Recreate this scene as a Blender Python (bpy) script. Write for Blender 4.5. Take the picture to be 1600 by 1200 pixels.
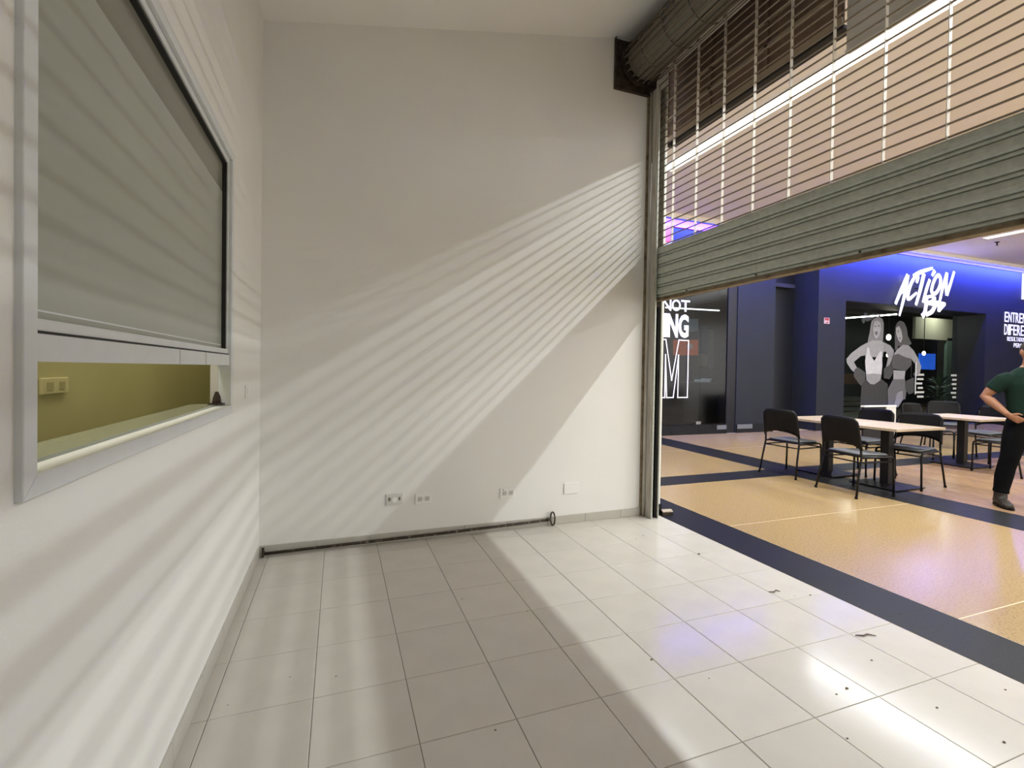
import bpy, bmesh, math, random
from mathutils import Vector, Matrix, noise
random.seed(7)
PI = math.pi
for o in list(bpy.data.objects):
    bpy.data.objects.remove(o)
SC = bpy.context.scene
COL = SC.collection

# ------------------------------------------------------------------ camera
CF, CCX, CCY = 733.866, 796.338, 588.139
CAM = Vector((0.48904, -3.39992, 1.45052))
yaw, pit, rol = 0.3495, -0.0136, 0.0161
Fv = Vector((math.sin(yaw)*math.cos(pit), math.cos(yaw)*math.cos(pit), math.sin(pit)))
R0 = Vector((math.cos(yaw), -math.sin(yaw), 0)); U0 = R0.cross(Fv)
Rv = R0*math.cos(rol) + U0*math.sin(rol); Uv = U0*math.cos(rol) - R0*math.sin(rol)
cd = bpy.data.cameras.new('camera'); cam = bpy.data.objects.new('camera', cd); COL.objects.link(cam)
cd.sensor_fit = 'HORIZONTAL'; cd.sensor_width = 36; cd.lens = CF/1600*36
cd.shift_x = (800-CCX)/1600; cd.shift_y = (CCY-600)/1600
cd.clip_start = 0.02; cd.clip_end = 200
M3 = Matrix((Rv, Uv, -Fv)).transposed()
cam.matrix_world = Matrix.Translation(CAM) @ M3.to_4x4()
SC.camera = cam

def at(px, py, axis, val):
    """point of the photograph (1600x1200) carried onto the world plane axis=val"""
    d = Fv + Rv*((px-CCX)/CF) - Uv*((py-CCY)/CF)
    return CAM + d*((val-CAM[axis])/d[axis])

# ------------------------------------------------------------------ world, exposure, light levels
SC.view_settings.view_transform = 'Standard'
SC.view_settings.look = 'None'
SC.view_settings.gamma = 1.0
SC.view_settings.use_curve_mapping = False
SC.view_settings.exposure = 1.34
w = bpy.data.worlds.new('world'); SC.world = w; w.use_nodes = True
w.node_tree.nodes['Background'].inputs[0].default_value = (1.0, 0.98, 0.95, 1)
w.node_tree.nodes['Background'].inputs[1].default_value = 1.2
w.cycles.sampling_method = 'NONE'
LED_NEAR = 69.0      # strip light nearest the shutter
LED_FAR = 31.0       # strip lights deeper in the concourse, the farthest one added
BLUE_WASH = 210.0
CEIL = 4.95          # concourse ceiling height

# ------------------------------------------------------------------ helpers
def lin(c):
    c /= 255.0
    return c/12.92 if c <= 0.04045 else ((c+0.055)/1.055)**2.4
def rgb(r, g, b):
    return (lin(r), lin(g), lin(b), 1)

MATS = {}
def mat(name, col, rough=0.5, metal=0.0, var=0.0, scale=8.0, bump=0.0, bscale=60.0, emit=0.0,
        col2=None, spec=0.5, coat=0.0, rand=0.0, stretch=None, rvar=0.0, mask=(0.45, 0.62)):
    if name in MATS: return MATS[name]
    m = bpy.data.materials.new(name); m.use_nodes = True
    nt = m.node_tree; N = nt.nodes; L = nt.links
    b = N['Principled BSDF']
    b.inputs['Base Color'].default_value = col
    b.inputs['Roughness'].default_value = rough
    b.inputs['Metallic'].default_value = metal
    b.inputs['Specular IOR Level'].default_value = spec
    b.inputs['Coat Weight'].default_value = coat
    if emit > 0:
        b.inputs['Emission Color'].default_value = col
        b.inputs['Emission Strength'].default_value = emit
        m.cycles.emission_sampling = 'FRONT' if name in ('blue_led', 'warm_fill', 'gym_strip', 'shop_strip', 'sign_white_glow') else 'NONE'
    tc = N.new('ShaderNodeTexCoord'); mp = N.new('ShaderNodeMapping')
    L.new(tc.outputs['Object'], mp.inputs['Vector'])
    if stretch: mp.inputs['Scale'].default_value = stretch
    if var > 0 or col2:
        n = N.new('ShaderNodeTexNoise'); n.inputs['Scale'].default_value = scale; n.inputs['Detail'].default_value = 6
        L.new(mp.outputs['Vector'], n.inputs['Vector'])
        r = N.new('ShaderNodeValToRGB')
        c2 = col2 if col2 else tuple(min(1, x*(1-var)) for x in col[:3])+(1,)
        if col2:
            r.color_ramp.elements[0].position, r.color_ramp.elements[1].position = mask
        else:
            r.color_ramp.elements[0].position, r.color_ramp.elements[1].position = 0.3, 0.7
        r.color_ramp.elements[0].color = col
        r.color_ramp.elements[1].color = c2
        L.new(n.outputs['Fac'], r.inputs['Fac'])
        out = r.outputs['Color']
        if rand > 0:
            oi = N.new('ShaderNodeObjectInfo'); hs = N.new('ShaderNodeHueSaturation')
            mr = N.new('ShaderNodeMapRange'); mr.inputs['To Min'].default_value = 1-rand; mr.inputs['To Max'].default_value = 1+rand
            L.new(oi.outputs['Random'], mr.inputs['Value']); L.new(mr.outputs['Result'], hs.inputs['Value'])
            L.new(out, hs.inputs['Color']); out = hs.outputs['Color']
        L.new(out, b.inputs['Base Color'])
        if rvar > 0:
            mr2 = N.new('ShaderNodeMapRange'); mr2.inputs['To Min'].default_value = max(0.02, rough-rvar); mr2.inputs['To Max'].default_value = rough+rvar
            L.new(n.outputs['Fac'], mr2.inputs['Value']); L.new(mr2.outputs['Result'], b.inputs['Roughness'])
    if bump > 0:
        n2 = N.new('ShaderNodeTexNoise'); n2.inputs['Scale'].default_value = bscale; n2.inputs['Detail'].default_value = 4
        L.new(mp.outputs['Vector'], n2.inputs['Vector'])
        bp = N.new('ShaderNodeBump'); bp.inputs['Strength'].default_value = bump; bp.inputs['Distance'].default_value = 0.004
        L.new(n2.outputs['Fac'], bp.inputs['Height']); L.new(bp.outputs['Normal'], b.inputs['Normal'])
    MATS[name] = m
    return m

def glass(name, tint=(0.9, 0.95, 0.95, 1), rough=0.02, alpha_mix=0.9):
    """thin shop glass: mostly see-through with a mirror-like film of reflection"""
    m = bpy.data.materials.new(name); m.use_nodes = True
    nt = m.node_tree; N = nt.nodes; L = nt.links
    N.remove(N['Principled BSDF'])
    t = N.new('ShaderNodeBsdfTransparent'); t.inputs['Color'].default_value = tint
    g = N.new('ShaderNodeBsdfGlossy'); g.inputs['Roughness'].default_value = rough
    fr = N.new('ShaderNodeFresnel'); fr.inputs['IOR'].default_value = 1.45
    ge = N.new('ShaderNodeNewGeometry'); mm = N.new('ShaderNodeMath'); mm.operation = 'MULTIPLY'; iv = N.new('ShaderNodeMath'); iv.operation = 'SUBTRACT'; iv.inputs[0].default_value = 1.0
    L.new(ge.outputs['Backfacing'], iv.inputs[1]); L.new(fr.outputs['Fac'], mm.inputs[0]); L.new(iv.outputs[0], mm.inputs[1])
    mx = N.new('ShaderNodeMixShader')
    L.new(mm.outputs[0], mx.inputs['Fac']); L.new(t.outputs[0], mx.inputs[1]); L.new(g.outputs[0], mx.inputs[2])
    L.new(mx.outputs[0], N['Material Output'].inputs['Surface'])
    return m

class MB:
    def __init__(s): s.v = []; s.f = []
    def add(s, vs, fs):
        k = len(s.v); s.v += [Vector(v) for v in vs]; s.f += [tuple(i+k for i in f) for f in fs]; return s
    def box(s, a, b):
        x0, y0, z0 = (min(a[i], b[i]) for i in range(3)); x1, y1, z1 = (max(a[i], b[i]) for i in range(3))
        return s.add([(x0,y0,z0),(x1,y0,z0),(x1,y1,z0),(x0,y1,z0),(x0,y0,z1),(x1,y0,z1),(x1,y1,z1),(x0,y1,z1)],
                     [(0,3,2,1),(4,5,6,7),(0,1,5,4),(1,2,6,5),(2,3,7,6),(3,0,4,7)])
    def prism(s, poly, d):
        """poly: list of 3D points (planar), extruded by vector d"""
        d = Vector(d); P = [Vector(p) for p in poly]; n = len(P)
        return s.add(P+[p+d for p in P], [tuple(range(n-1,-1,-1)), tuple(range(n,2*n))]+[(i,(i+1)%n,(i+1)%n+n,i+n) for i in range(n)])
    def tube(s, pts, r, n=8, closed=False):
        pts = [Vector(p) for p in pts]; m = len(pts); rings = []
        rr = r if isinstance(r, (list, tuple)) else [r]*m
        prevx = None
        for i, p in enumerate(pts):
            if closed: t = pts[(i+1) % m]-pts[i-1]
            else: t = pts[min(i+1, m-1)]-pts[max(i-1, 0)]
            t.normalize()
            if prevx is None:
                a = Vector((0,0,1)) if abs(t.z) < 0.9 else Vector((1,0,0))
                x = a.cross(t).normalized()
            else:
                x = (prevx - t*prevx.dot(t)).normalized()
            prevx = x; y = t.cross(x)
            rings.append([p+(x*math.cos(2*PI*k/n)+y*math.sin(2*PI*k/n))*rr[i] for k in range(n)])
        vs = [v for rg in rings for v in rg]; fs = []
        for i in range(m if closed else m-1):
            j = (i+1) % m
            for k in range(n): fs.append((i*n+k, i*n+(k+1)%n, j*n+(k+1)%n, j*n+k))
        if not closed: fs += [tuple(range(n-1,-1,-1)), tuple(range((m-1)*n, m*n))]
        return s.add(vs, fs)
    def lathe(s, prof, c=(0,0,0), n=20, axis='z'):
        vs = []; fs = []; m = len(prof)
        for (r, h) in prof:
            for k in range(n):
                a = 2*PI*k/n; u, v = r*math.cos(a), r*math.sin(a)
                p = (u, v, h) if axis == 'z' else ((u, h, v) if axis == 'y' else (h, u, v))
                vs.append(Vector(p)+Vector(c))
        for i in range(m-1):
            for k in range(n): fs.append((i*n+k, i*n+(k+1)%n, (i+1)*n+(k+1)%n, (i+1)*n+k))
        fs += [tuple(range(n-1,-1,-1)), tuple(range((m-1)*n, m*n))]
        return s.add(vs, fs)
    def ball(s, c, r, n=10, m=8):
        c = Vector(c); r = r if isinstance(r, (tuple, list)) else (r, r, r)
        prof = [(max(1e-4, math.sin(PI*i/m)), -math.cos(PI*i/m)) for i in range(m+1)]
        k0 = len(s.v); s.lathe(prof, (0,0,0), n)
        for i in range(k0, len(s.v)):
            v = s.v[i]; s.v[i] = c+Vector((v.x*r[0], v.y*r[1], v.z*r[2]))
        return s
    def sweep(s, prof, y0, y1):
        """closed profile of (x,z) extruded along y"""
        return s.prism([(x, y0, z) for x, z in prof], (0, y1-y0, 0))

def tag(o, label=None, cat=None, group=None, kind=None):
    if label: o['label'] = label
    if cat: o['category'] = cat
    if group: o['group'] = group
    if kind: o['kind'] = kind
    return o

def make_mesh(name, mb, m, smooth=False):
    me = bpy.data.meshes.new(name); me.from_pydata([tuple(v) for v in mb.v], [], mb.f)
    bm = bmesh.new(); bm.from_mesh(me); bmesh.ops.recalc_face_normals(bm, faces=bm.faces); bm.to_mesh(me); bm.free()
    if m: me.materials.append(m)
    if smooth:
        for p in me.polygons: p.use_smooth = True
    return me

def build(name, mb, m, parent=None, smooth=False, bevel=0.0, local=False):
    """one mesh object; coordinates are world ones unless local; origin put at the base of the piece"""
    if not local:
        off = parent.location.copy() if parent is not None and parent.parent is None else Vector((0,0,0))
        if parent is not None and parent.parent is not None:
            off = parent.location + parent.parent.location
        for i in range(len(mb.v)): mb.v[i] = mb.v[i]-off
    xs = [v.x for v in mb.v]; ys = [v.y for v in mb.v]; zs = [v.z for v in mb.v]
    org = Vector(((min(xs)+max(xs))/2, (min(ys)+max(ys))/2, min(zs)))
    if not local:
        for i in range(len(mb.v)): mb.v[i] = mb.v[i]-org
    me = make_mesh(name, mb, m, smooth)
    o = bpy.data.objects.new(name, me); COL.objects.link(o)
    if not local: o.location = org
    if parent is not None: o.parent = parent
    if bevel > 0:
        b = o.modifiers.new('bevel', 'BEVEL'); b.width = bevel; b.segments = 2; b.limit_method = 'ANGLE'
    return o

def empty(name, loc, rz=0, label=None, cat=None, group=None, kind=None):
    o = bpy.data.objects.new(name, None); COL.objects.link(o); o.location = loc; o.rotation_euler.z = rz
    o.empty_display_size = 0.1
    return tag(o, label, cat, group, kind)

def inst(name, me, loc, parent=None, rot=None, scale=None):
    o = bpy.data.objects.new(name, me); COL.objects.link(o); o.location = loc
    if parent is not None: o.parent = parent
    if rot: o.rotation_euler = rot
    if scale: o.scale = scale
    return o

def copy_tree(o, parent=None):
    c = o.copy(); COL.objects.link(c); c.parent = parent
    for ch in [x for x in bpy.data.objects if x.parent is o]: copy_tree(ch, c)
    return c

def struct(name, mb, m, label, **k):
    return tag(build(name, mb, m, **k), label, None, None, 'structure')

# ------------------------------------------------------------------ materials
wallm = mat('wall_paint', rgb(236,235,230), 0.6, var=0.05, scale=1.3, bump=0.12, bscale=90)
ceilm = mat('ceiling_paint', rgb(244,243,240), 0.7, var=0.04, scale=1.0, bump=0.08, bscale=70)
tilem = mat('floor_tile', rgb(204,199,190), 0.15, spec=0.13, var=0.07, scale=5, rand=0.025, rvar=0.03, bump=0.03, bscale=14)
grout = mat('grout', rgb(128,108,90), 0.9, var=0.2, scale=30)
basem = mat('baseboard_tile', rgb(188,184,174), 0.4, var=0.08, scale=6)
terr = mat('terrazzo', rgb(172,146,104), 0.20, spec=0.4, col2=rgb(134,110,78), scale=70, mask=(0.50, 0.74), rand=0.02)
terrj = mat('terrazzo_joint', rgb(222,200,160), 0.4)
band = mat('dark_granite', rgb(40,41,41), 0.4, spec=0.1, col2=rgb(31,31,32), scale=90, mask=(0.4, 0.6), rand=0.04)
wood = mat('wood_floor', rgb(168,136,104), 0.25, col2=rgb(132,102,76), scale=6, stretch=(9, 1.0, 1), mask=(0.35, 0.7), rand=0.10)
galv = mat('galvanised_steel', rgb(192,197,186), 0.45, 0.1, var=0.22, scale=28, bump=0.05, bscale=40)
galvd = mat('dull_steel', rgb(128,123,113), 0.5, 0.3, var=0.25, scale=20)
rodm = mat('rod_steel', rgb(150,138,122), 0.5, 0.2, var=0.2, scale=20)
linkm = mat('link_steel', rgb(214,210,200), 0.5, 0.1, var=0.08, scale=30)
rust = mat('rusty_angle', rgb(150,136,112), 0.7, 0.2, col2=rgb(104,82,60), scale=14, mask=(0.45, 0.75))
rustdark = mat('rusty_bracket', rgb(70,58,50), 0.7, 0.3, col2=rgb(48,36,30), scale=16)
guidem = mat('guide_steel', rgb(192,188,178), 0.5, 0.1, col2=rgb(158,146,130), scale=6, stretch=(6, 6, 0.6), mask=(0.48, 0.72))
black = mat('black_plastic', rgb(13,11,11), 0.5, spec=0.18, var=0.15, scale=20)
blackm = mat('black_metal', rgb(16,13,13), 0.45, 0.0, spec=0.25, var=0.1, scale=20)
pole = mat('pole_iron', rgb(62,54,46), 0.6, 0.5, col2=rgb(150,140,124), scale=9, stretch=(3, 3, 3), mask=(0.56, 0.7))
alum = mat('window_aluminium', rgb(224,228,229), 0.5, 0.0, var=0.06, scale=12)
gasket = mat('rubber_gasket', rgb(34,33,32), 0.7)
film = mat('frosted_film', rgb(166,170,158), 0.32, var=0.06, scale=2.2, bump=0.03, bscale=160, coat=0.15)
pane = mat('window_pane', rgb(136,136,124), 0.25, var=0.06, scale=3)
olive = mat('olive_wall', rgb(176,170,120), 0.7, var=0.06, scale=2)
plastic = mat('outlet_plastic', rgb(238,237,232), 0.4)
plasticg = mat('outlet_plastic_grey', rgb(212,210,204), 0.4)
slotm = mat('outlet_slot', rgb(120,112,100), 0.6)
facade = mat('facade_paint', rgb(36,39,46), 0.6, spec=0.3, var=0.10, scale=2)
facaded = mat('facade_dark', rgb(20,21,28), 0.45, var=0.1, scale=3)
concourse = mat('concourse_ceiling', rgb(234,228,216), 0.8, var=0.03, scale=1)
signbrown = mat('sign_back_panel', rgb(128,106,90), 0.6, var=0.25, scale=4, stretch=(1, 3, 1))
signgrey = mat('sign_back_board', rgb(222,219,212), 0.6, var=0.1, scale=5)
signrail = mat('sign_rail', rgb(176,160,138), 0.5, 0.2)
tabletop = mat('table_laminate', rgb(188,170,144), 0.35, col2=rgb(168,148,120), scale=6, stretch=(1, 8, 1), mask=(0.35, 0.7))
seatm = mat('seat_cushion', rgb(84,86,87), 0.55, var=0.15, scale=60)
whiteglow = mat('sign_white_glow', (1, 0.98, 1, 1), 0.4, emit=0.5)
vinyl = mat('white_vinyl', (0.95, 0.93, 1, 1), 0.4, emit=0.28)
warmfill = mat('warm_fill', (1.0, 0.95, 0.85, 1), 0.5, emit=2.8)
skin = mat('skin', rgb(150,104,76), 0.5, var=0.08, scale=12)

# ================================================================== THE SETTING
XL, YB, XS = -0.07, 0.60, 3.45           # left wall, back wall, shutter plane
YE = -5.2                                # wall behind the camera
def ceil_z(x): return 4.05 + 0.211*(x-XL)

# floor of the unit: grout bed + tiles laid one by one
fl = struct('floor', MB().box((XL-0.1, YE, -0.10), (3.56, YB+0.1, -0.006)), grout, 'white ceramic tiled floor of the empty shop unit')
xs = [XL] + [0.4*i for i in range(0, 9)] + [3.56]
ys = [YB] + [0.4-0.4*j for j in range(0, 14)] + [YE+0.02]
GAP = 0.0011
tile_cache = {}
for i in range(len(xs)-1):
    for j in range(len(ys)-1):
        x0, x1 = xs[i], xs[i+1]; y1, y0 = ys[j], ys[j+1]
        wx, wy = x1-x0-2*GAP, y1-y0-2*GAP
        if wx < 0.01 or wy < 0.01: continue
        key = (round(wx, 3), round(wy, 3))
        if key not in tile_cache:
            a, b, e = wx/2, wy/2, 0.0018
            m_ = MB().add([(-a,-b,-0.008),(a,-b,-0.008),(a,b,-0.008),(-a,b,-0.008),
                           (-a,-b,-e),(a,-b,-e),(a,b,-e),(-a,b,-e),
                           (-a+e,-b+e,0),(a-e,-b+e,0),(a-e,b-e,0),(-a+e,b-e,0)],
                          [(0,3,2,1),(0,1,5,4),(1,2,6,5),(2,3,7,6),(3,0,4,7),(4,5,9,8),(5,6,10,9),(6,7,11,10),(7,4,8,11),(8,9,10,11)])
            tile_cache[key] = make_mesh('floor_tile', m_, tilem)
        inst('floor_tile', tile_cache[key], Vector(((x0+x1)/2, (y0+y1)/2, random.uniform(-0.0006, 0.0))) - fl.location, fl)

# walls
struct('wall_back', MB().box((XL-0.1, YB, -0.1), (3.622, YB+0.16, 5.0)), wallm, 'white plastered back wall striped by light')
WY0, WY1, WZ0, WZ1 = -2.28, -0.45, 1.19, 2.60         # window opening in left wall
lwb = MB()
lwb.box((XL-0.085, YE-0.1, -0.1), (XL, WY0, 4.4)).box((XL-0.085, WY1, -0.1), (XL, YB, 4.4))
lwb.box((XL-0.085, WY0, -0.1), (XL, WY1, WZ0)).box((XL-0.085, WY0, WZ1), (XL, WY1, 4.4))
struct('wall_left', lwb, wallm, 'white plastered left wall around the service window')
struct('wall_rear', MB().box((XL, YE-0.1, -0.1), (3.56, YE, 5.0)), wallm, 'white plastered wall closing the shop unit')
ez = lambda x: ceil_z(x)
struct('ceiling', MB().add([(XL-0.1, YE-0.1, ez(XL-0.1)), (3.56, YE-0.1, ez(3.56)), (3.56, YB+0.1, ez(3.56)), (XL-0.1, YB+0.1, ez(XL-0.1)),
                            (XL-0.1, YE-0.1, ez(XL-0.1)+0.12), (3.56, YE-0.1, ez(3.56)+0.12), (3.56, YB+0.1, ez(3.56)+0.12), (XL-0.1, YB+0.1, ez(XL-0.1)+0.12)],
                           [(0,1,2,3),(4,5,6,7),(0,1,5,4),(1,2,6,5),(2,3,7,6),(3,0,4,7)]), ceilm, 'white sloping plaster ceiling of the shop unit')
struct('wall_right', MB().box((3.535, YE-0.1, 4.52), (3.635, YB, 5.1)).box((3.535, YE-0.1, 0), (3.635, -4.45, 4.52)), wallm, 'white lintel and far jamb around the shutter opening')

# baseboards, one ceramic strip after another
bb = empty('baseboard_back', (1.6, YB, 0), 0, 'light grey ceramic baseboard along the back wall', None, None, 'structure')
for i in range(9):
    x0 = XL+0.012 + i*0.4; x1 = min(x0+0.4, 3.365)
    if x1-x0 < 0.03: continue
    build('baseboard_tile', MB().box((x0+0.001, YB-0.012, 0.0), (x1-0.001, YB, 0.078)), basem, bb, bevel=0.002)
bl = empty('baseboard_left', (XL, -1.5, 0), 0, 'light grey ceramic baseboard along the left wall', None, None, 'structure')
for j in range(15):
    y1 = YB-0.012-j*0.4; y0 = max(y1-0.4, YE)
    if y1-y0 < 0.03: continue
    build('baseboard_tile', MB().box((XL, y0+0.001, 0.0), (XL+0.012, y1-0.001, 0.082)), basem, bl, bevel=0.002)

# jamb outside: dark base tile
struct('baseboard_jamb', MB().box((3.50, YB-0.012, 0), (3.634, YB+0.16, 0.095)), band, 'dark grey skirting at the foot of the white jamb')

# ------------------------------------------------------------------ concourse floor
cf = struct('floor_concourse', MB().box((3.56, -14, -0.12), (32, 12, -0.0006)), terrj, 'polished beige terrazzo floor of the mall concourse')
def slab(name, x0, y0, x1, y1, m, g=0.0015):
    a, b = (x1-x0)/2-g, (y1-y0)/2-g
    key = (name, round(a, 3), round(b, 3))
    if key not in tile_cache:
        tile_cache[key] = make_mesh(name, MB().box((-a, -b, -0.02), (a, b, 0)), m)
    return inst(name, tile_cache[key], Vector(((x0+x1)/2, (y0+y1)/2, 0)) - cf.location, cf)
BX0, BX1, BY0, BY1 = 6.62, 7.28, 1.55, 1.97
# threshold band of dark granite
for k in range(14):
    slab('granite_slab', 3.56, 5.45-1.4*(k+1), 4.0, 5.45-1.4*k, band, 0.0004)
# band parallel to the shutter
yy = 5.45
while yy > -9:
    slab('granite_slab', BX0, yy-1.16, BX1, yy, band, 0.0004); yy -= 1.16
# cross band
xx = 4.0
slab('granite_slab', 4.0, BY0, 5.3, BY1, band, 0.0004); slab('granite_slab', 5.3, BY0, BX0, BY1, band, 0.0004)
xx = BX1
while xx < 24:
    slab('granite_slab', xx, BY0, xx+1.6, BY1, band, 0.0004); xx += 1.6
# terrazzo panels
def terrazzo(xa, xb, yjs):
    for i in range(len(xa)-1 if xb is None else 1):
        x0, x1 = (xa[i], xa[i+1]) if xb is None else (xa, xb)
        for j in range(len(yjs)-1): slab('terrazzo_panel', x0, yjs[j], x1, yjs[j+1], terr, 0.004)
terrazzo([4.0, 6.62], None, [-10.5, -8.74, -6.98, -5.22, -3.46, -1.70, 0.055, 1.55])
terrazzo([4.0, 6.62], None, [1.97, 3.7, 5.5])
terrazzo([7.28, 9.9, 12.5, 15.1, 17.7, 20.3, 22.9], None, [1.97, 3.7, 5.5])
terrazzo([15.1, 17.7, 20.3, 22.9, 25.5], None, [-10.5, -8.0, -5.2, -3.46, -1.70, 0.055, 1.55])
# timber-look planks of the seating area
PW, PL = 0.19, 1.55
row = 0; x = BX1
while x < 15.1-0.01:
    off = [0, 0.6, 1.1, 0.3, 0.85][row % 5]
    y = BY0; first = True; xe = min(x+PW, 15.1)
    while y > -5.5:
        y1 = y - (PL-off if first and off else PL); first = False
        slab('floor_plank', x, y1, xe, y, wood, 0.001); y = y1
    x = xe; row += 1

# ------------------------------------------------------------------ concourse ceiling and far shop fronts
cc = MB().box((3.56, -14, CEIL), (32, 5.25, CEIL+0.1))
struct('ceiling_concourse', cc, concourse, 'pale ceiling of the mall concourse with recessed light strips')
struct('wall_neighbour', MB().box((3.56, YB+0.16, -0.1), (3.63, 5.5, 5.1)), wallm, 'unseen white shop wall beside the opening, blocking light')  # out of view, put in to block light
struct('wall_concourse_end', MB().box((30, -14, -0.1), (30.2, 6, 5.1)), facade, 'grey wall at the end of the concourse')

YA, YF = 5.30, 5.50      # gym front plane, left shop front plane
GY = 6.0                 # gym glass plane
OX0, OX1, OZ = 13.135, 19.43, 3.44
# gym facade: pier, fascia, right wall
gf = MB()
gf.box((12.12, YA, 0), (OX0, YA+0.85, 5.1)).box((OX0, YA, OZ), (OX1, YA+0.75, 5.1)).box((OX1, YA, 0), (30.0, YA+0.85, 5.1))
struct('wall_gym_front', gf, facade, 'dark grey shop front washed with blue light')
struct('trim_gym_reveal', MB().box((OX1-0.012, YA+0.004, 0), (OX1, YA+0.72, OZ)).box((OX0, YA+0.01, OZ-0.012), (OX1-0.012, YA+0.72, OZ)), facaded, 'dark lining around the gym entrance recess')
struct('baseboard_gym', MB().box((12.10, YA-0.015, 0), (OX0, YA, 0.2)).box((OX1, YA-0.015, 0), (30, YA, 0.2)), band, 'dark granite skirting of the gym front')
# left shop facade
LX1 = 10.86
lf = MB()
lf.box((9.64, YF, 0), (LX1, YF+0.5, 5.1)).box((3.6, YF, 3.75), (9.64, YF+0.3, 5.1))
struct('wall_shop_front', lf, facade, 'dark grey front of the shop with the glass wall')
struct('trim_shop_mullion', MB().box((9.36, YF+0.02, 0), (9.64, YF+0.3, 3.75)), facaded, 'black post beside the shop glass')
struct('wall_recess', MB().box((LX1, YF+0.5, 0), (12.2, YF+0.6, 5.1)), facaded, 'dark recess wall between the two shop fronts')
# shop plinth with granite pieces, two pale ones
pb = empty('baseboard_shop', (8, YF-0.02, 0), 0, 'dark granite plinth below the shop glass', None, None, 'structure')
pale = mat('pale_granite', rgb(112,114,118), 0.3, var=0.15, scale=30)
xq = 3.7; k = 0
while xq < 9.36:
    x1 = min(xq+0.8, 9.36)
    build('plinth_block', MB().box((xq+.003, YF-0.02, 0), (x1-.003, YF+0.1, 0.21)), band, pb); xq = x1
for (a, b) in ((9.05, 9.34), (9.68, 10.16)):
    build('plinth_block', MB().box((a, YF-0.026, 0.10), (b, YF-0.02, 0.205)), pale, pb)
build('plinth_block', MB().box((9.66, YF-0.02, 0), (LX1, YF, 0.205)), band, pb)

# ---- left shop: glass, inside
gl = glass('shop_glass', (0.58, 0.62, 0.64, 1), 0.14)
w1 = empty('window_1', (6.5, YF+0.04, 0.21), 0, 'dark tinted glass wall of the left shop', None, None, 'structure')
build('glass_pane', MB().box((3.6, YF+0.04, 0.23), (8.56, YF+0.05, 3.75)), gl, w1)
build('glass_pane', MB().box((8.57, YF+0.04, 0.23), (9.36, YF+0.05, 3.75)), gl, w1)
build('bottom_rail', MB().box((3.6, YF+0.02, 0.21), (9.36, YF+0.07, 0.235)), blackm, w1)
lk = build('glass_lock', MB().box((8.46, YF+0.02, 0.235), (8.60, YF+0.04, 0.30)), mat('steel_lock', rgb(150,150,150), 0.3, 0.8), w1)
dk = mat('shop_interior_dark', rgb(40,40,44), 0.7, var=0.2, scale=2)
dk2 = mat('shop_interior_grey', rgb(96,100,100), 0.7, var=0.15, scale=2, stretch=(6, 1, .4))
struct('wall_shop_inside', MB().box((3.6, 9.5, 0), (16, 9.6, 3.9)).box((3.5, YF+0.4, 0), (3.6, 9.6, 3.9)), dk, 'dark back wall inside the left shop')
struct('ceiling_shop', MB().box((3.6, YF+0.3, 3.75), (11.9, 9.6, 3.85)), dk, 'dark ceiling inside the left shop')
struct('floor_shop', MB().box((3.6, YF+0.1, -0.02), (11.9, 9.6, 0.012)), dk, 'dark floor inside the left shop')
struct('wall_shop_side', MB().box((11.85, YF+0.62, 0), (11.95, 9.6, 3.85)), dk, 'dark side wall inside the left shop')

def plate(name, pts, axis, val, d, m, parent, th=0.01, depthdir=1):
    """flat piece traced on plane axis=val, with real thickness"""
    P = [at(px, py, axis, val) for px, py in pts]
    dv = Vector((0,0,0)); dv[axis] = th*depthdir
    return build(name, MB().prism(P, dv), m, parent)

DI = 8.2     # depth of the things inside the left shop
t = empty('orange_screen', at(1072, 556, 1, DI), 0, 'orange lit advertising screen inside the left shop', 'screen')
plate('screen', [(1053,531),(1091,531),(1091,555),(1053,555)], 1, DI, 0, mat('orange_screen', rgb(214,96,40), 0.5, emit=0.22, var=0.3, scale=3), t, 0.04)
plate('logo_disc', [(1078+5*math.cos(a*PI/8), 541+5*math.sin(a*PI/8)) for a in range(16)], 1, DI-0.006, 0, mat('screen_logo', rgb(216,190,180), 0.5, emit=0.12), t, 0.005)
t = tag(plate('wall_screen', [(1050,498),(1091,498),(1091,516),(1085,518),(1050,516)], 1, DI+0.3, 0, mat('pale_screen', rgb(126,142,150), 0.4, emit=0.12, var=0.2, scale=2), None, 0.04), 'pale blue-grey screen above the orange one', 'screen')
tag(plate('poster', [(1092,553),(1106,553),(1106,572),(1092,572)], 1, DI, 0, mat('poster_paper', rgb(120,112,84), 0.6, emit=0.08, var=0.3, scale=8), None, 0.01), 'small olive poster beside the orange screen', 'poster')  # poster glows faintly in place of shop light
tag(plate('banner', [(1092,508),(1107,508),(1107,551),(1092,551)], 1, DI+0.25, 0, mat('banner_blue', rgb(44,66,92), 0.6, emit=0.05, var=0.4, scale=6), None, 0.02), 'dark blue banner behind the olive poster', 'banner')  # faint glow put into the banner colour
tag(plate('wall_panel', [(1109,514),(1140,514),(1140,603),(1109,603)], 1, DI+0.4, 0, mat('grey_panel', rgb(112,116,112), 0.7, emit=0.05, var=0.15, scale=3, stretch=(8,1,.3)), None, 0.06), 'tall grey ribbed wall panel inside the left shop', 'panel')  # panel's own faint glow stands in for interior light
tag(build('strip_light', MB().tube([at(1040,480.5,1,7.2), at(1137,486,1,7.2)], 0.02, 6), mat('shop_strip', (1,.97,.92,1), .4, emit=2.2)), 'white strip light under the left shop ceiling', 'light')
t = empty('reception_desk', at(1120, 640, 1, 7.2), 0, 'dark reception desk inside the left shop', 'desk')
p0, p1 = at(1092,597,1,7.2), at(1136,597,1,7.2)
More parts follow.
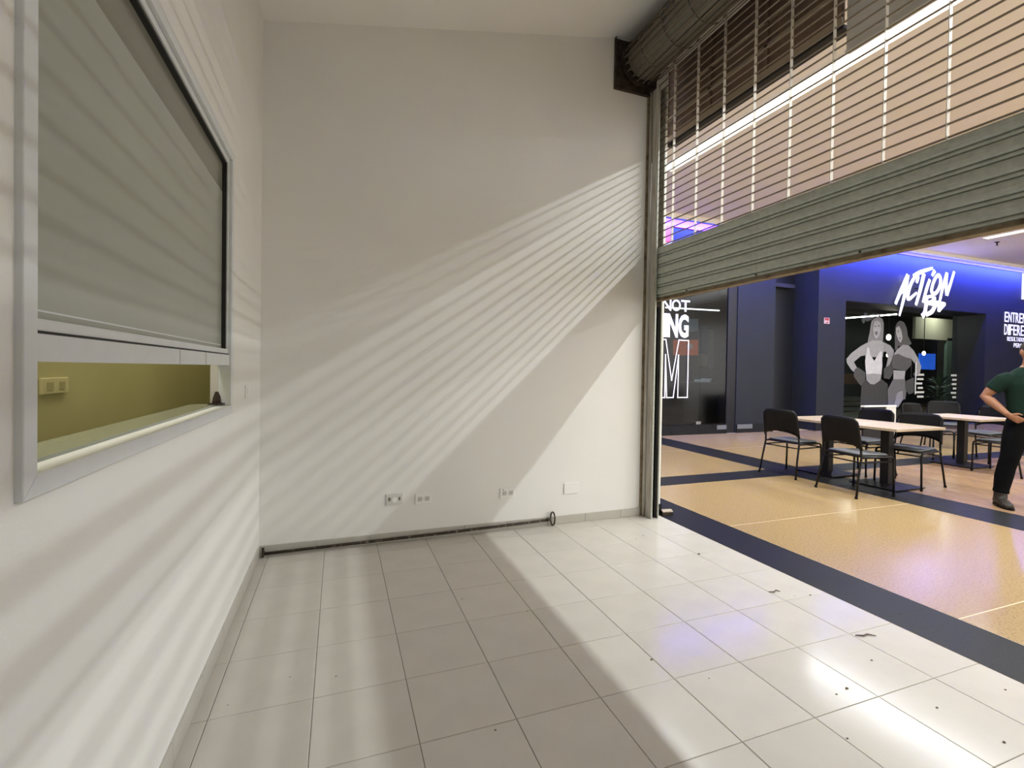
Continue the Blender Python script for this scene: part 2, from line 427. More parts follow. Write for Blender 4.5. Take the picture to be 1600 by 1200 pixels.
build('desk_body', MB().box((p0.x, 7.2, 0.02), (p1.x, 7.8, p0.z-0.03)), dk, t)
build('desk_top', MB().box((p0.x-0.05, 7.15, p0.z-0.03), (p1.x+0.05, 7.85, p0.z)), dk2, t)
tag(build('paper_stack', MB().box((p0.x+0.1, 7.25, p0.z), (p0.x+0.45, 7.5, p0.z+0.07)).box((p0.x+0.25, 7.25, p0.z+.07), (p0.x+0.5, 7.4, p0.z+0.1)), mat('paper', rgb(190,200,205), 0.6, emit=0.15)), 'white papers on the dark reception desk', 'paper')  # papers glow slightly, light put into their material
q = at(1116, 597, 1, 7.6)
t = empty('desk_monitor', (q.x, 7.6, q.z), 0, 'small dark monitor on the reception desk', 'monitor')
build('screen', MB().box((q.x-0.22, 7.58, q.z+0.1), (q.x+0.22, 7.62, q.z+0.4)), black, t)
build('stand', MB().box((q.x-0.03, 7.6, q.z), (q.x+0.03, 7.64, q.z+0.12)).box((q.x-0.12, 7.55, q.z), (q.x+0.12, 7.7, q.z+0.015)), black, t)

# ---- lettering on the left shop glass: NOT / ING / M
def text_mesh(body, x0, x1, z0, z1, y, m, name, parent, bold=0.0, th=0.005):
    cu = bpy.data.curves.new('t', 'FONT'); cu.body = body; cu.size = 1; cu.offset = bold; cu.resolution_u = 3
    ob = bpy.data.objects.new('t', cu); COL.objects.link(ob)
    dg = bpy.context.evaluated_depsgraph_get(); me0 = bpy.data.meshes.new_from_object(ob.evaluated_get(dg))
    vs = [v.co.copy() for v in me0.vertices]; fs = [tuple(p.vertices) for p in me0.polygons]
    bpy.data.objects.remove(ob); bpy.data.curves.remove(cu); bpy.data.meshes.remove(me0)
    ax, bx = min(v.x for v in vs), max(v.x for v in vs); ay, by = min(v.y for v in vs), max(v.y for v in vs)
    P = [Vector((x0+(v.x-ax)/(bx-ax)*(x1-x0), y, z0+(v.y-ay)/(by-ay)*(z1-z0))) for v in vs]
    n = len(P); mb = MB()
    edges = {}
    for f in fs:
        for i in range(len(f)):
            e = (f[i], f[(i+1) % len(f)]); edges[e] = 1
    sides = [(a, b, b+n, a+n) for (a, b) in edges if (b, a) not in edges]
    mb.add(P+[p+Vector((0, th, 0)) for p in P], [tuple(reversed(f)) for f in fs]+[tuple(i+n for i in f) for f in fs]+sides)
    return build(name, mb, m, parent)
gy = YF+0.022
lt = empty('glass_lettering', (7.8, gy, 0.86), 0, 'white words NOT, ING and outlined M on the left shop glass', 'lettering')
def lw(txt, xa, xb, za, zb, bold):
    n = len(txt); g = 0.06*(xb-xa)/n; wd = {'I': 0.42}
    tot = sum(wd.get(c, 1) for c in txt); u = (xb-xa-g*(n-1))/tot; x = xa
    for c in txt:
        text_mesh(c, x, x+u*wd.get(c, 1), za, zb, gy, vinyl, 'letter', lt, bold); x += u*wd.get(c, 1)+g
pL = at(1035, 480, 1, gy).x; pR = at(1078, 480, 1, gy).x
lw('NOT', pL, pR, at(1070,487,1,gy).z, at(1070,469,1,gy).z, 0.01)
lw('ING', pL+0.02, at(1076,510,1,gy).x, at(1070,528,1,gy).z, at(1070,491.5,1,gy).z, 0.035)
# outlined M, drawn as a stroke
Z0, Z1 = at(1072,621,1,gy).z, at(1074,532,1,gy).z
MX1 = at(1075,576,1,gy).x; MX0 = MX1-0.92
def mp(u, v): return Vector((MX0+u*(MX1-MX0), gy, Z0+v*(Z1-Z0)))
outl = [mp(0,0), mp(0,1), mp(.30,1), mp(.5,.30), mp(.70,1), mp(1,1), mp(1,0), mp(.70,0), mp(.70,.74), mp(.55,0), mp(.33,0), mp(.30,.74), mp(.30,0)]
outl[9], outl[10] = mp(.56,0), mp(.36,0)
mbm = MB()
for i in range(len(outl)):
    a, b = outl[i], outl[(i+1) % len(outl)]; d = (b-a).normalized(); nrm = Vector((-d.z, 0, d.x))*0.011
    a2, b2 = a-d*0.011, b+d*0.011
    mbm.prism([a2+nrm, b2+nrm, b2-nrm, a2-nrm], (0, 0.005, 0))
build('letter', mbm, vinyl, lt)

# fascia sign above (orange box and blue lit panel), magenta cove
t = empty('fascia_sign', at(1043, 380, 1, YF-0.06), 0, 'small orange-red sign box on the blue fascia above the left shop', 'sign')
plate('panel', [(1034,351),(1048,353),(1048,377),(1034,378)], 1, YF-0.12, 0, mat('orange_sign', rgb(206,88,52), 0.5, emit=0.25, var=0.35, scale=6), t, 0.1)
plate('white_edge', [(1034,379.5),(1050,379),(1050,381),(1034,382)], 1, YF-0.13, 0, vinyl, t, 0.1)

# ---- blue wash: LED profiles in a slot at the edge of the concourse ceiling
bluem = mat('blue_led', (0.06, 0.09, 1.0, 1), 0.4, emit=BLUE_WASH)
magm = mat('magenta_led', (0.50, 0.08, 0.75, 1), 0.4, emit=0.35)
def wash(name, x0, x1, yw, lab):
    t = empty(name, ((x0+x1)/2, yw-0.35, CEIL-0.05), 0, lab, 'light')
    build('housing', MB().box((x0, yw-0.40, CEIL-0.10), (x1, yw-0.385, CEIL)), concourse, t)
    build('led_strip', MB().box((x0, yw-0.384, CEIL-0.045), (x1, yw-0.365, CEIL-0.005)), bluem, t)
    return t
wash('blue_wash_light', 12.15, 26, YA, 'blue light strip above the gym front')
wash('blue_wash_light', 3.7, 10.8, YF, 'blue light strip above the left shop front')
tag(build('cove_light', MB().box((12.15, YA-0.03, CEIL-0.075), (26, YA-0.001, CEIL-0.002)), mat('purple_trim', (0.10, 0.03, 0.20, 1), 0.5, emit=0.05)), 'purple line along the top of the gym front', 'light')
tag(build('cove_light', MB().box((3.7, YF-0.04, CEIL-0.16), (LX1, YF-0.001, CEIL-0.002)), magm), 'magenta line along the top of the left shop front', 'light')

# ---- the gym sign: ACTION + script, brush strokes
sy = YA-0.10
sg = empty('illuminated_sign', at(1445, 500, 1, sy), 0, 'white glowing brush-lettered ACTION sign over the gym entrance', 'sign')
def ribbon(mb, pts, wid, y=sy, th=0.015):
    P = [at(1380+x/10.907, 400+yv/10.907, 1, y) for x, yv in pts]
    if len(P) > 2:                                   # smooth the stroke
        Q = []
        wq = []
        for i in range(len(P)-1):
            p0 = P[max(i-1, 0)]; p1 = P[i]; p2 = P[i+1]; p3 = P[min(i+2, len(P)-1)]
            for s_ in range(5):
                u = s_/5
                Q.append(0.5*((2*p1)+(p2-p0)*u+(2*p0-5*p1+4*p2-p3)*u*u+(3*p1-p0-3*p2+p3)*u**3))
                wq.append(wid[i]*(1-u)+wid[i+1]*u)
        Q.append(P[-1]); wq.append(wid[-1])
    else: Q, wq = P, wid
    Lf, Rt = [], []
    n = len(Q)
    for i in range(n):
        d = Q[min(i+1, n-1)]-Q[max(i-1, 0)]; d.y = 0; d.normalize()
        nn = Vector((-d.z, 0, d.x))
        h = wq[i]*0.5/10.907*0.0205     # crop pixels to metres on the sign plane
        Lf.append(Q[i]+nn*h); Rt.append(Q[i]-nn*h)
    dv = Vector((0, th, 0))
    vs = []; fs = []
    for i in range(n): vs += [Lf[i], Rt[i], Rt[i]+dv, Lf[i]+dv]
    for i in range(n-1):
        a = 4*i; b = a+4
        for k in range(4): fs.append((a+k, a+(k+1) % 4, b+(k+1) % 4, b+k))
    fs += [(0,1,2,3), (4*n-1, 4*n-2, 4*n-3, 4*n-4)]
    mb.add(vs, fs)
strokes = [
 [([(215,815),(320,560),(425,320)], [45,60,62]), ([(425,320),(375,640),(280,1020)], [62,60,28]), ([(270,650),(390,590)], [34,34])],
 [([(575,455),(600,360),(560,345),(480,470),(430,640),(440,735),(575,625)], [45,50,52,56,58,52,34])],
 [([(520,345),(640,275),(845,205)], [60,62,38]), ([(700,300),(640,560),(562,835)], [70,64,44])],
 [([(800,400),(745,560),(682,790)], [48,58,40]), ([(838,335),(885,250)], [44,64])],
 [([(945,315),(985,400),(960,540),(890,640),(832,610),(845,500),(895,375),(945,315)], [52,56,56,56,54,54,52,52])],
 [([(965,790),(1015,560),(1090,285)], [40,52,50]), ([(1090,285),(1078,480),(1090,670)], [52,62,60]), ([(1090,670),(1150,480),(1215,265)], [52,52,40])]]
for st in strokes:
    mb = MB()
    for pts, wd in st: ribbon(mb, pts, wd)
    build('letter', mb, whiteglow, sg)
script = [
 [([(745,700),(735,830),(715,960),(670,1030)], [60,66,70,80]), ([(745,700),(850,690),(850,760),(760,800)], [46,50,50,46])],
 [([(760,800),(880,830),(840,940),(740,1000)], [50,66,70,60]), ([(875,690),(885,860)], [60,70])],
 [([(885,860),(930,800),(960,850),(950,950)], [60,70,76,50])],
 [([(960,840),(1010,810),(1065,815)], [66,56,30]), ([(1060,820),(1010,870),(960,930)], [40,48,44])]]
for st in script:
    mb = MB()
    for pts, wd in st: ribbon(mb, pts, wd, sy-0.02)
    build('script_stroke', mb, whiteglow, sg)

for (px_, py_) in ((1408,470),(1436,450),(1462,440),(1484,440),(1455,480)):
    c = at(px_, py_, 1, sy)
    build('standoff', MB().tube([(c.x, sy+0.005, c.z), (c.x, YA, c.z)], 0.01, 6), blackm, sg)
# second sign, cut by the picture edge
t2 = tag(build('illuminated_sign', MB().box((21.33, YA-0.06, 4.02), (21.55, YA, 4.85)), whiteglow), 'white upright stroke of the sign at the right picture edge', 'sign')
# slogan
tx = empty('wall_lettering', (21.2, YA-0.02, 2.43), 0, 'white slogan starting ENTREN on the grey wall right of the gym entrance', 'lettering')
def lz(py, px=1585): return at(px, py, 1, YA-0.02).z
yv = YA-0.02
def line(txt, xa, cw, za, zb, bold):
    x = xa
    for c in txt:
        wq = cw*(0.5 if c == 'I' else 1)
        if c != ' ': text_mesh(c, x, x+wq*0.86, za, zb, yv, vinyl, 'letter', tx, bold, 0.005)
        x += wq
line('ENTREN', 20.38, 0.205, 3.24, 3.56, 0.008)
line('DIFERE', 20.38, 0.205, 2.83, 3.17, 0.008)
line('RESULTADOS', 20.56, 0.10, 2.64, 2.775, 0.008)
line('PERO', 20.93, 0.12, 2.445, 2.58, 0.008)
# small red notice plate
t = empty('notice_plate', (12.42, YA-0.012, 2.78), 0, 'small red and white notice plate on the gym pier', 'sign')
build('plate', MB().box((12.33, YA-0.012, 2.79), (12.52, YA, 2.945)), mat('notice_white', rgb(206,180,186), 0.5), t)
build('red_mark', MB().box((12.345, YA-0.015, 2.875), (12.50, YA-0.012, 2.935)).prism([(12.37,YA-0.015,2.805),(12.47,YA-0.015,2.86),(12.45,YA-0.015,2.80)], (0,.003,0)), mat('notice_red', rgb(176,52,56), 0.5), t)

# ---- gym: glass, inside
gl2 = glass('gym_glass', (0.85, 0.9, 0.88, 1), 0.02)
w2 = empty('window_2', (16.5, GY, 0), 0, 'clear glass front of the gym', None, None, 'structure')
gx = [OX0, 15.6, 17.15, 18.3, OX1-0.012]
for a, b in zip(gx[:-1], gx[1:]):
    build('glass_pane', MB().box((a+0.008, GY, 0.08), (b-0.008, GY+0.012, OZ-0.03)), gl2, w2)
build('bottom_rail', MB().box((OX0, GY-0.02, 0), (OX1-0.012, GY+0.03, 0.08)), blackm, w2)
build('door_handle', MB().tube([(17.25, GY-0.05, 0.9), (17.25, GY-0.05, 1.9)], 0.018, 8), mat('brushed_steel', rgb(180,180,180), 0.25, 0.9), w2)
gin = mat('gym_dark', rgb(66,68,68), 0.7, var=0.25, scale=1.5)
gyc = mat('gym_ceiling', rgb(150,146,136), 0.8, var=0.1, scale=1)
gyl = mat('gym_plaster', rgb(158,156,136), 0.75, var=0.08, scale=1)
gyg = mat('gym_green', rgb(98,122,108), 0.7, var=0.1, scale=1)
gye = 11.0
struct('wall_gym_inside', MB().box((OX0-0.5, gye, 0), (28, gye+0.1, 4.2)), gin, 'dark back wall inside the gym')
struct('ceiling_gym', MB().box((OX0-0.5, YA+0.75, 4.2), (28, gye, 4.27)), gyc, 'grey-brown ceiling inside the gym')
struct('floor_gym', MB().box((OX0-0.5, YA+0.02, -0.02), (28, gye, 0.01)), gin, 'dark rubber floor inside the gym')
struct('wall_gym_side', MB().box((27.9, YA+0.85, 0), (28, gye, 4.2)).box((OX0-0.6, YA+0.85, 0), (OX0-0.5, gye, 4.2)), gyl, 'plastered side walls inside the gym')
def gp(px, py, y=8.5): return at(px, py, 1, y)
def gbox(name, pts, y, m, lab, cat, th=0.06, group=None):
    return tag(plate(name, pts, 1, y, 0, m, None, th), lab, cat, group)
def real_box(px0, py0, px1, py1, y, depth):
    a = at(px0, py1, 1, y); b = at(px1, py0, 1, y); return MB().box((a.x, y, a.z), (b.x, y+depth, b.z))
struct('wall_gym_partition', real_box(1430, 500, 1494, 529, 8.6, 0.1), gyl, 'lit plaster bulkhead inside the gym')
struct('wall_gym_green', real_box(1477, 529, 1494, 645, 8.6, 0.1), gyg, 'green partition edge inside the gym')
tag(build('blue_screen', real_box(1437, 553, 1462, 577, 7.6, 0.05), mat('blue_screen', rgb(40,96,220), 0.4, emit=0.35, col2=rgb(24,40,120), scale=2, mask=(0.4, 0.6))), 'glowing blue television inside the gym', 'screen')
b0, b1 = at(1322,497,2,3.45), at(1400,491,2,3.45)
tag(build('strip_light', MB().tube([at(1300,498.6,0,17), at(1372,493.2,0,17)], 0.02, 6).tube([at(1376,493,0,17), at(1401,491,0,17)], 0.02, 6), mat('gym_strip', (1,.97,.9,1), .4, emit=14)), 'white strip light on the gym ceiling', 'light')
for (lx, ly, lab) in ((18.5, 8.4, 'added flat fill lamp inside the gym nearer the entrance'), (23.0, 8.0, 'added flat fill lamp deeper inside the gym')):  # unseen lamps added to brighten the gym interior
    t = empty('gym_fill_lamp', (lx, ly, 4.14), 0, lab, 'light', 'added fill lamps on the gym ceiling')
    build('housing', MB().box((lx-0.32, ly-0.32, 4.15), (lx+0.32, ly+0.32, 4.2)), blackm, t)
    ld = bpy.data.lights.new('gym_fill', 'AREA'); ld.size = 0.6; ld.energy = 20; ld.color = (1, 0.95, 0.85)
    lo = bpy.data.objects.new('gym_fill', ld); COL.objects.link(lo); lo.parent = t
def bulb(px, py, y, lab, r):
    c = at(px, py, 1, y); t = empty('pendant_bulb', c, 0, lab, 'light', 'bulbs hanging in the gym')
    build('bulb', MB().ball(c, (r, r, r*1.5), 10, 8), mat('bulb_glow', (1, .86, .62, 1), .3, emit=4), t, smooth=True)
    build('cable', MB().tube([c+Vector((0,0,r)), Vector((c.x, c.y, 4.2))], 0.012, 5), blackm, t)
bulb(1388.5, 527, 8.0, 'bright bulb hanging between the two printed women', 0.075)
bulb(1443.5, 552, 7.0, 'bulb hanging in front of the blue television', 0.05)
bulb(1387, 555, 9.0, 'dim low bulb beside the printed women', 0.05)
# shelves, bench and frame inside
t = empty('equipment_shelf', gp(1322, 640, 7.2), 0, 'timber-topped equipment shelf at the left inside the gym', 'shelf')
build('body', real_box(1318, 602, 1345, 618, 7.2, 0.6), gin, t)
build('top', real_box(1318, 584, 1343, 600, 7.2, 0.6), mat('shelf_timber', rgb(120,92,72), 0.6, var=0.3, scale=9), t)
for k in range(4): build('step', real_box(1318, 620+k*8, 1346, 626+k*8, 7.0-0.05*k, 0.5), mat('shelf_grey', rgb(112,116,108), 0.6, var=0.1, scale=5), t)
# potted plant
pc = at(1466, 641, 1, 6.9); pc.z = 0.01
t = empty('potted_plant', pc, 0, 'tall leafy potted plant behind the gym glass', 'plant')
build('pot', MB().lathe([(0.16,0),(0.22,0.36),(0.24,0.4),(0.2,0.4),(0.18,0.35)], pc, 16), mat('plant_pot', rgb(70,70,68), 0.6, var=0.1, scale=8), t, smooth=True)
leafm = mat('leaf_green', rgb(58,88,48), 0.5, var=0.35, scale=6)
for k in range(34):
    a = k*2.4; L_ = random.uniform(0.45, 0.8); h0 = 0.4+random.uniform(0, 0.8); el = random.uniform(0.35, 1.2)
    base = pc+Vector((0,0,h0)); d = Vector((math.cos(a)*math.cos(el), math.sin(a)*math.cos(el), math.sin(el))); s_ = Vector((-math.sin(a), math.cos(a), 0))
    pts = []; mbk = MB(); n = 6; vs = []
    for i in range(n+1):
        u = i/n; c = base+d*L_*u-Vector((0,0,0.35*L_*u*u)); wd = 0.055*math.sin(PI*min(1, u*0.92+0.06))
        vs += [c-s_*wd, c+Vector((0,0,-0.012)), c+s_*wd]
    fs = []
    for i in range(n): fs += [(3*i,3*i+1,3*i+4,3*i+3),(3*i+1,3*i+2,3*i+5,3*i+4)]
    build('leaf', mbk.add(vs, fs), leafm, t)
build('stem', MB().tube([pc+Vector((0,0,0.3)), pc+Vector((0.02,0,1.3))], 0.02, 6), leafm, t)
# white decals on the gym glass
def decal(name, px0, px1, py0, py1, n, lab):
    t = empty(name, at((px0+px1)/2, py1, 1, GY-0.004), 0, lab, 'lettering', 'white price lines on the gym glass')
    for k in range(n):
        ya = py0+(py1-py0)*k/n; yb = ya+(py1-py0)/n*0.45
        build('printed_line', MB().prism([at(x, y, 1, GY-0.004) for x, y in ((px0+[0,2,1,3][k % 4], ya),(px1-[0,1,3,2][k % 4], ya),(px1-[0,1,3,2][k % 4], yb),(px0+[0,2,1,3][k % 4], yb))], (0,.003,0)), mat('white_print', rgb(215,218,212), 0.5), t)
decal('glass_decal', 1431, 1444, 584, 625, 6, 'stack of white printed lines beside the printed women')
decal('glass_decal', 1486, 1499, 585, 626, 6, 'stack of white printed lines on the right gym pane')

# printed decal of two women, greyscale, flat vinyl on the glass
dc = empty('window_decal', at(1380, 650, 1, GY-0.01), 0, 'black and white photo decal of two women with hands on hips on the gym glass', 'decal')
def tone(v):
    return mat('print_grey_%d' % v, rgb(v, v, int(v*1.03)), 0.5, var=0.16, scale=7)
lay = [0]
def dp(name, pts, v, lab=None):
    lay[0] += 1; y = GY-0.002-0.0012*lay[0]
    P = [at(1300+x/6.667, 480+yy_/6.667, 1, y) for x, yy_ in pts]
    o = build(name, MB().prism(P, (0, 0.001, 0)), tone(v), dc)
    if lab: o['label'] = lab
# left woman
dp('hair', [(410,150),(440,115),(485,100),(525,120),(540,170),(535,300),(530,370),(515,430),(490,470),(470,420),(400,400),(365,410),(375,340),(395,250)], 136)
dp('trousers', [(310,800),(360,745),(430,800),(510,745),(580,800),(590,1030),(560,1120),(300,1120),(295,1000)], 66)
dp('arm', [(365,370),(300,405),(200,480),(150,540),(155,580),(200,650),(235,680),(265,640),(228,570),(300,510),(348,500)], 166)
dp('arm', [(535,362),(610,400),(645,450),(640,520),(600,600),(560,640),(585,520),(560,460),(525,470)], 154)
dp('chest', [(362,375),(420,345),(500,345),(540,370),(530,520),(345,520)], 168)
dp('top', [(370,420),(385,425),(400,500),(440,560),(490,480),(510,455),(520,470),(525,600),(515,705),(430,690),(358,705),(350,640),(345,560)], 214)
dp('midriff', [(355,700),(430,690),(515,700),(505,760),(440,805),(400,800),(360,760)], 160)
dp('glove', [(235,650),(270,625),(350,680),(345,760),(300,820),(225,720)], 82)
dp('glove', [(540,640),(600,600),(640,560),(640,680),(600,750),(540,740)], 78)
dp('face', [(440,150),(480,140),(505,165),(510,230),(490,300),(460,335),(435,300),(425,230)], 172)
dp('mouth', [(445,255),(480,252),(470,290),(452,290)], 104)
dp('eye', [(440,195),(462,192),(460,203),(442,205)], 96)
dp('eye', [(476,190),(498,188),(496,200),(478,202)], 96)
# right woman
dp('hair', [(660,210),(680,160),(710,140),(750,155),(780,220),(790,300),(830,380),(780,410),(740,420),(690,400),(680,470),(655,440),(655,300)], 92)
dp('trousers', [(580,860),(640,745),(760,745),(775,870),(765,960),(680,960),(620,1060),(585,1020)], 112)
dp('leg', [(680,890),(735,870),(740,960),(690,1040),(640,1050)], 150)
dp('arm', [(800,400),(850,450),(900,540),(930,620),(915,690),(870,730),(850,700),(885,640),(850,570),(815,520)], 166)
dp('chest', [(680,440),(740,390),(800,400),(840,440),(830,560),(640,540),(650,480)], 158)
dp('top', [(640,500),(690,485),(760,520),(830,540),(830,600),(770,665),(630,640),(620,580)], 92)
dp('midriff', [(640,655),(765,665),(755,750),(640,750)], 170)
dp('glove', [(770,770),(850,730),(870,800),(850,890),(800,910),(765,850)], 76)
dp('face', [(668,215),(700,195),(725,250),(735,320),(715,372),(690,340),(668,280)], 176)
dp('eye', [(682,245),(700,243),(698,253),(684,255)], 90)
dp('mouth', [(695,318),(718,314),(712,330),(698,330)], 110)

# ------------------------------------------------------------------ light strips in the concourse ceiling
def led(x, y0, y1, wd, m, lab):
    t = empty('ceiling_light_strip', (x, (y0+y1)/2, CEIL-0.05), 0, lab, 'light', 'light strips in the concourse ceiling')
    build('housing', MB().box((x-0.132, y0-0.02, CEIL-0.034), (x-0.122, y1+0.02, CEIL)).box((x+0.122, y0-0.02, CEIL-0.034), (x+0.132, y1+0.02, CEIL)), concourse, t)
    build('diffuser_bloom', MB().box((x-0.09, y0, CEIL-0.035), (x+0.09, y1, CEIL-0.005)), mat('led_bloom', (1, 0.98, 0.94, 1), 0.5, emit=1.1), t)  # low glow wider than the lamp imitates bloom around it
    ld = bpy.data.lights.new('led_lamp', 'AREA'); ld.shape = 'RECTANGLE'; ld.size = wd; ld.size_y = y1-y0
    ld.color = (0.94, 0.985, 1.0); ld.energy = m*wd*(y1-y0)*PI
    lo = bpy.data.objects.new('led_lamp', ld); COL.objects.link(lo); lo.parent = t; lo.location = (0, 0, 0.012)
led(5.73, -6.0, 3.32, 0.075, LED_NEAR, 'long bright light strip seen through the shutter grille')
led(10.25, -6.0, 3.9, 0.17, LED_FAR*1.4, 'light strip above the cafe tables')
led(15.6, -6.0, 3.6, 0.24, LED_FAR*0.45, 'added light strip in front of the gym entrance')  # unseen strip added to bring in more light
t = empty('sprinkler_head', at(1558, 379, 2, CEIL), 0, 'small sprinkler on the pale concourse ceiling', 'sprinkler')
c = at(1558, 378, 2, CEIL)
build('rose', MB().lathe([(0.05, CEIL-0.015),(0.05, CEIL)], (c.x, c.y, 0), 12), blackm, t)
build('head', MB().lathe([(0.03, CEIL-0.09),(0.012, CEIL-0.08),(0.015, CEIL-0.015)], (c.x, c.y, 0), 10), blackm, t)

# ------------------------------------------------------------------ rolling shutter
SY0, SY1 = -4.38, 0.53
sh = empty('rolling_shutter', (XS, -1.9, 2.10), 0, 'half raised rolling shutter with rod grille above solid galvanised slats', 'shutter')
def shb(name, mb, m, **k): return build(name, mb, m, sh, **k)
pitch = 0.0995; ztop = 2.682
slat_prof = lambda z: [(XS-0.001,z+0.100),(XS-0.004,z+0.0975),(XS-0.016,z+0.094),(XS-0.022,z+0.080),(XS-0.024,z+0.060),(XS-0.022,z+0.040),(XS-0.017,z+0.029),(XS-0.002,z+0.0265),(XS-0.002,z+0.022),(XS-0.015,z+0.0195),(XS-0.017,z+0.012),(XS-0.014,z+0.004),(XS-0.003,z+0.0005),
                       (XS+0.004,z+0.0005),(XS+0.004,z+0.022),(XS+0.002,z+0.030),(XS-0.013,z+0.034),(XS-0.018,z+0.060),(XS-0.012,z+0.088),(XS+0.004,z+0.094),(XS+0.004,z+0.100)]
for k in range(5):
    z = ztop-pitch*(k+1)
    shb('slat', MB().sweep(slat_prof(z), SY0, SY1), galv)
zb = ztop-5*pitch
shb('bottom_bar', MB().sweep([(XS+0.004,zb+0.004),(XS-0.006,zb+0.004),(XS-0.006,zb-0.028),(XS-0.034,zb-0.028),(XS-0.034,zb-0.034),(XS+0.032,zb-0.034),(XS+0.032,zb-0.028),(XS+0.004,zb-0.028)], SY0, SY1), rust)
for yb in (0.05, -0.7, -1.45, -2.2, -2.95): shb('rivet', MB().ball((XS-0.018, yb, zb+0.012), 0.008, 8, 6), rustdark, smooth=True)
# rods
RP = 0.0695
zr = [ztop+0.012+RP*k for k in range(26)]
rod_me = make_mesh('rod', MB().tube([(0, SY0, 0), (0, SY1, 0)], 0.006, 6), rodm, True)
for z in zr: inst('rod', rod_me, Vector((XS, 0, z))-sh.location, sh)
LY = [0.284-0.3065*k for k in range(16)]
link_me = make_mesh('link', MB().box((-0.013, -0.0016, 0.004), (0.013, 0.0016, RP-0.004)).lathe([(0.011,-0.003),(0.011,0.003)], (0,0,0), 8, 'y'), linkm)
rest = MB()
for y in LY:
    for z in zr[:-1]:
        if y > -2.7: inst('link', link_me, Vector((XS, y, z))-sh.location, sh)
        else: rest.box((XS-0.013, y-0.0016, z+0.004), (XS+0.013, y+0.0016, z+RP-0.004))
tag(build('link', rest, linkm, sh), kind='stuff')
# the coil
CX, CZ, CR = 3.255, 4.48, 0.205
NR = 20
core = shb('coil_core', MB().lathe([(0.14, SY0-0.02),(0.14, SY1)], (CX, 0, CZ), 20, 'y'), mat('coil_dark', rgb(58,54,50), 0.6, 0.3, var=0.3, scale=5))
for lay_, (rr, n) in enumerate(((CR, NR), (CR-0.03, NR-3))):
    for k in range(n):
        a = 2*PI*k/n+0.1*lay_
        inst('rod', rod_me, Vector((CX+rr*math.cos(a), 0, CZ+rr*math.sin(a)))-sh.location, sh)
seg = 2*CR*math.sin(PI/NR)
clm = make_mesh('coil_link', MB().box((-0.006, -0.0016, -seg/2+0.003), (0.006, 0.0016, seg/2-0.003)), galvd)
slm = make_mesh('coil_slat', MB().box((-0.003, SY0, -seg/2+0.008), (0.003, SY1-0.02, seg/2-0.008)), galvd)
for k in range(NR):
    a = 2*PI*(k+0.5)/NR; rr = CR*math.cos(PI/NR)
    for y in LY:
        if y > -1.2: inst('coil_link', clm, Vector((CX+rr*math.cos(a), y, CZ+rr*math.sin(a)))-sh.location, sh, (0, -a, 0))
    inst('coil_slat', slm, Vector((CX+(rr-0.028)*math.cos(a), 0, CZ+(rr-0.028)*math.sin(a)))-sh.location, sh, (0, -a, 0))
# end bracket
br = empty('shutter_bracket', (3.2, YB-0.03, 4.20), 0, 'rusty dark bracket plate holding the shutter coil on the back wall', 'bracket')
build('plate', MB().box((2.975, YB-0.008, 4.20), (3.47, YB, 4.69)), rustdark, br)
build('flange', MB().box((2.975, YB-0.035, 4.20), (2.981, YB-0.008, 4.69)).box((2.981, YB-0.035, 4.20), (3.40, YB-0.008, 4.206)), rustdark, br)
build('end_disc', MB().lathe([(0.225, YB-0.06),(0.225, YB-0.045),(0.16, YB-0.04),(0.16, YB-0.008)], (CX, 0, CZ), 28, 'y'), rustdark, br)
build('shaft', MB().lathe([(0.03, YB-0.15),(0.03, YB-0.05)], (CX, 0, CZ), 14, 'y'), blackm, br)
# guide channel
gd = empty('shutter_guide', (3.44, YB-0.06, 0), 0, 'rust-streaked steel guide channel at the end of the shutter', 'guide rail')
build('wall_angle', MB().box((3.365, YB-0.012, 0), (3.41, YB, 4.2)), rust, gd)
build('channel', MB().box((3.405, YB-0.135, 0), (3.412, YB, 4.25)).box((3.488, YB-0.135, 0), (3.494, YB, 4.25)).box((3.412, YB-0.012, 0), (3.488, YB, 4.25)), guidem, gd)
build('lip', MB().box((3.405, YB-0.143, 0), (3.420, YB-0.135, 4.25)), galv, gd)
build('lip', MB().box((3.482, YB-0.143, 0), (3.494, YB-0.135, 4.25)), galv, gd)
build('slot_shade', MB().box((3.418, YB-0.118, 0), (3.438, YB-0.012, 2.1)).box((3.462, YB-0.118, 0), (3.484, YB-0.012, 2.1)), gasket, gd)  # dark strips imitate the shade inside the slot
build('cable_cover', MB().tube([(3.394, YB-0.03, 0.0), (3.394, YB-0.03, 4.24)], 0.016, 8), guidem, gd, smooth=True)
gd2 = empty('shutter_guide', (3.44, -4.41, 0), 0, 'steel guide channel at the near end of the shutter', 'guide rail')
build('channel', MB().box((3.405, -4.45, 0), (3.412, -4.33, 4.25)).box((3.488, -4.45, 0), (3.494, -4.33, 4.25)).box((3.412, -4.45, 0), (3.488, -4.44, 4.25)), guidem, gd2)

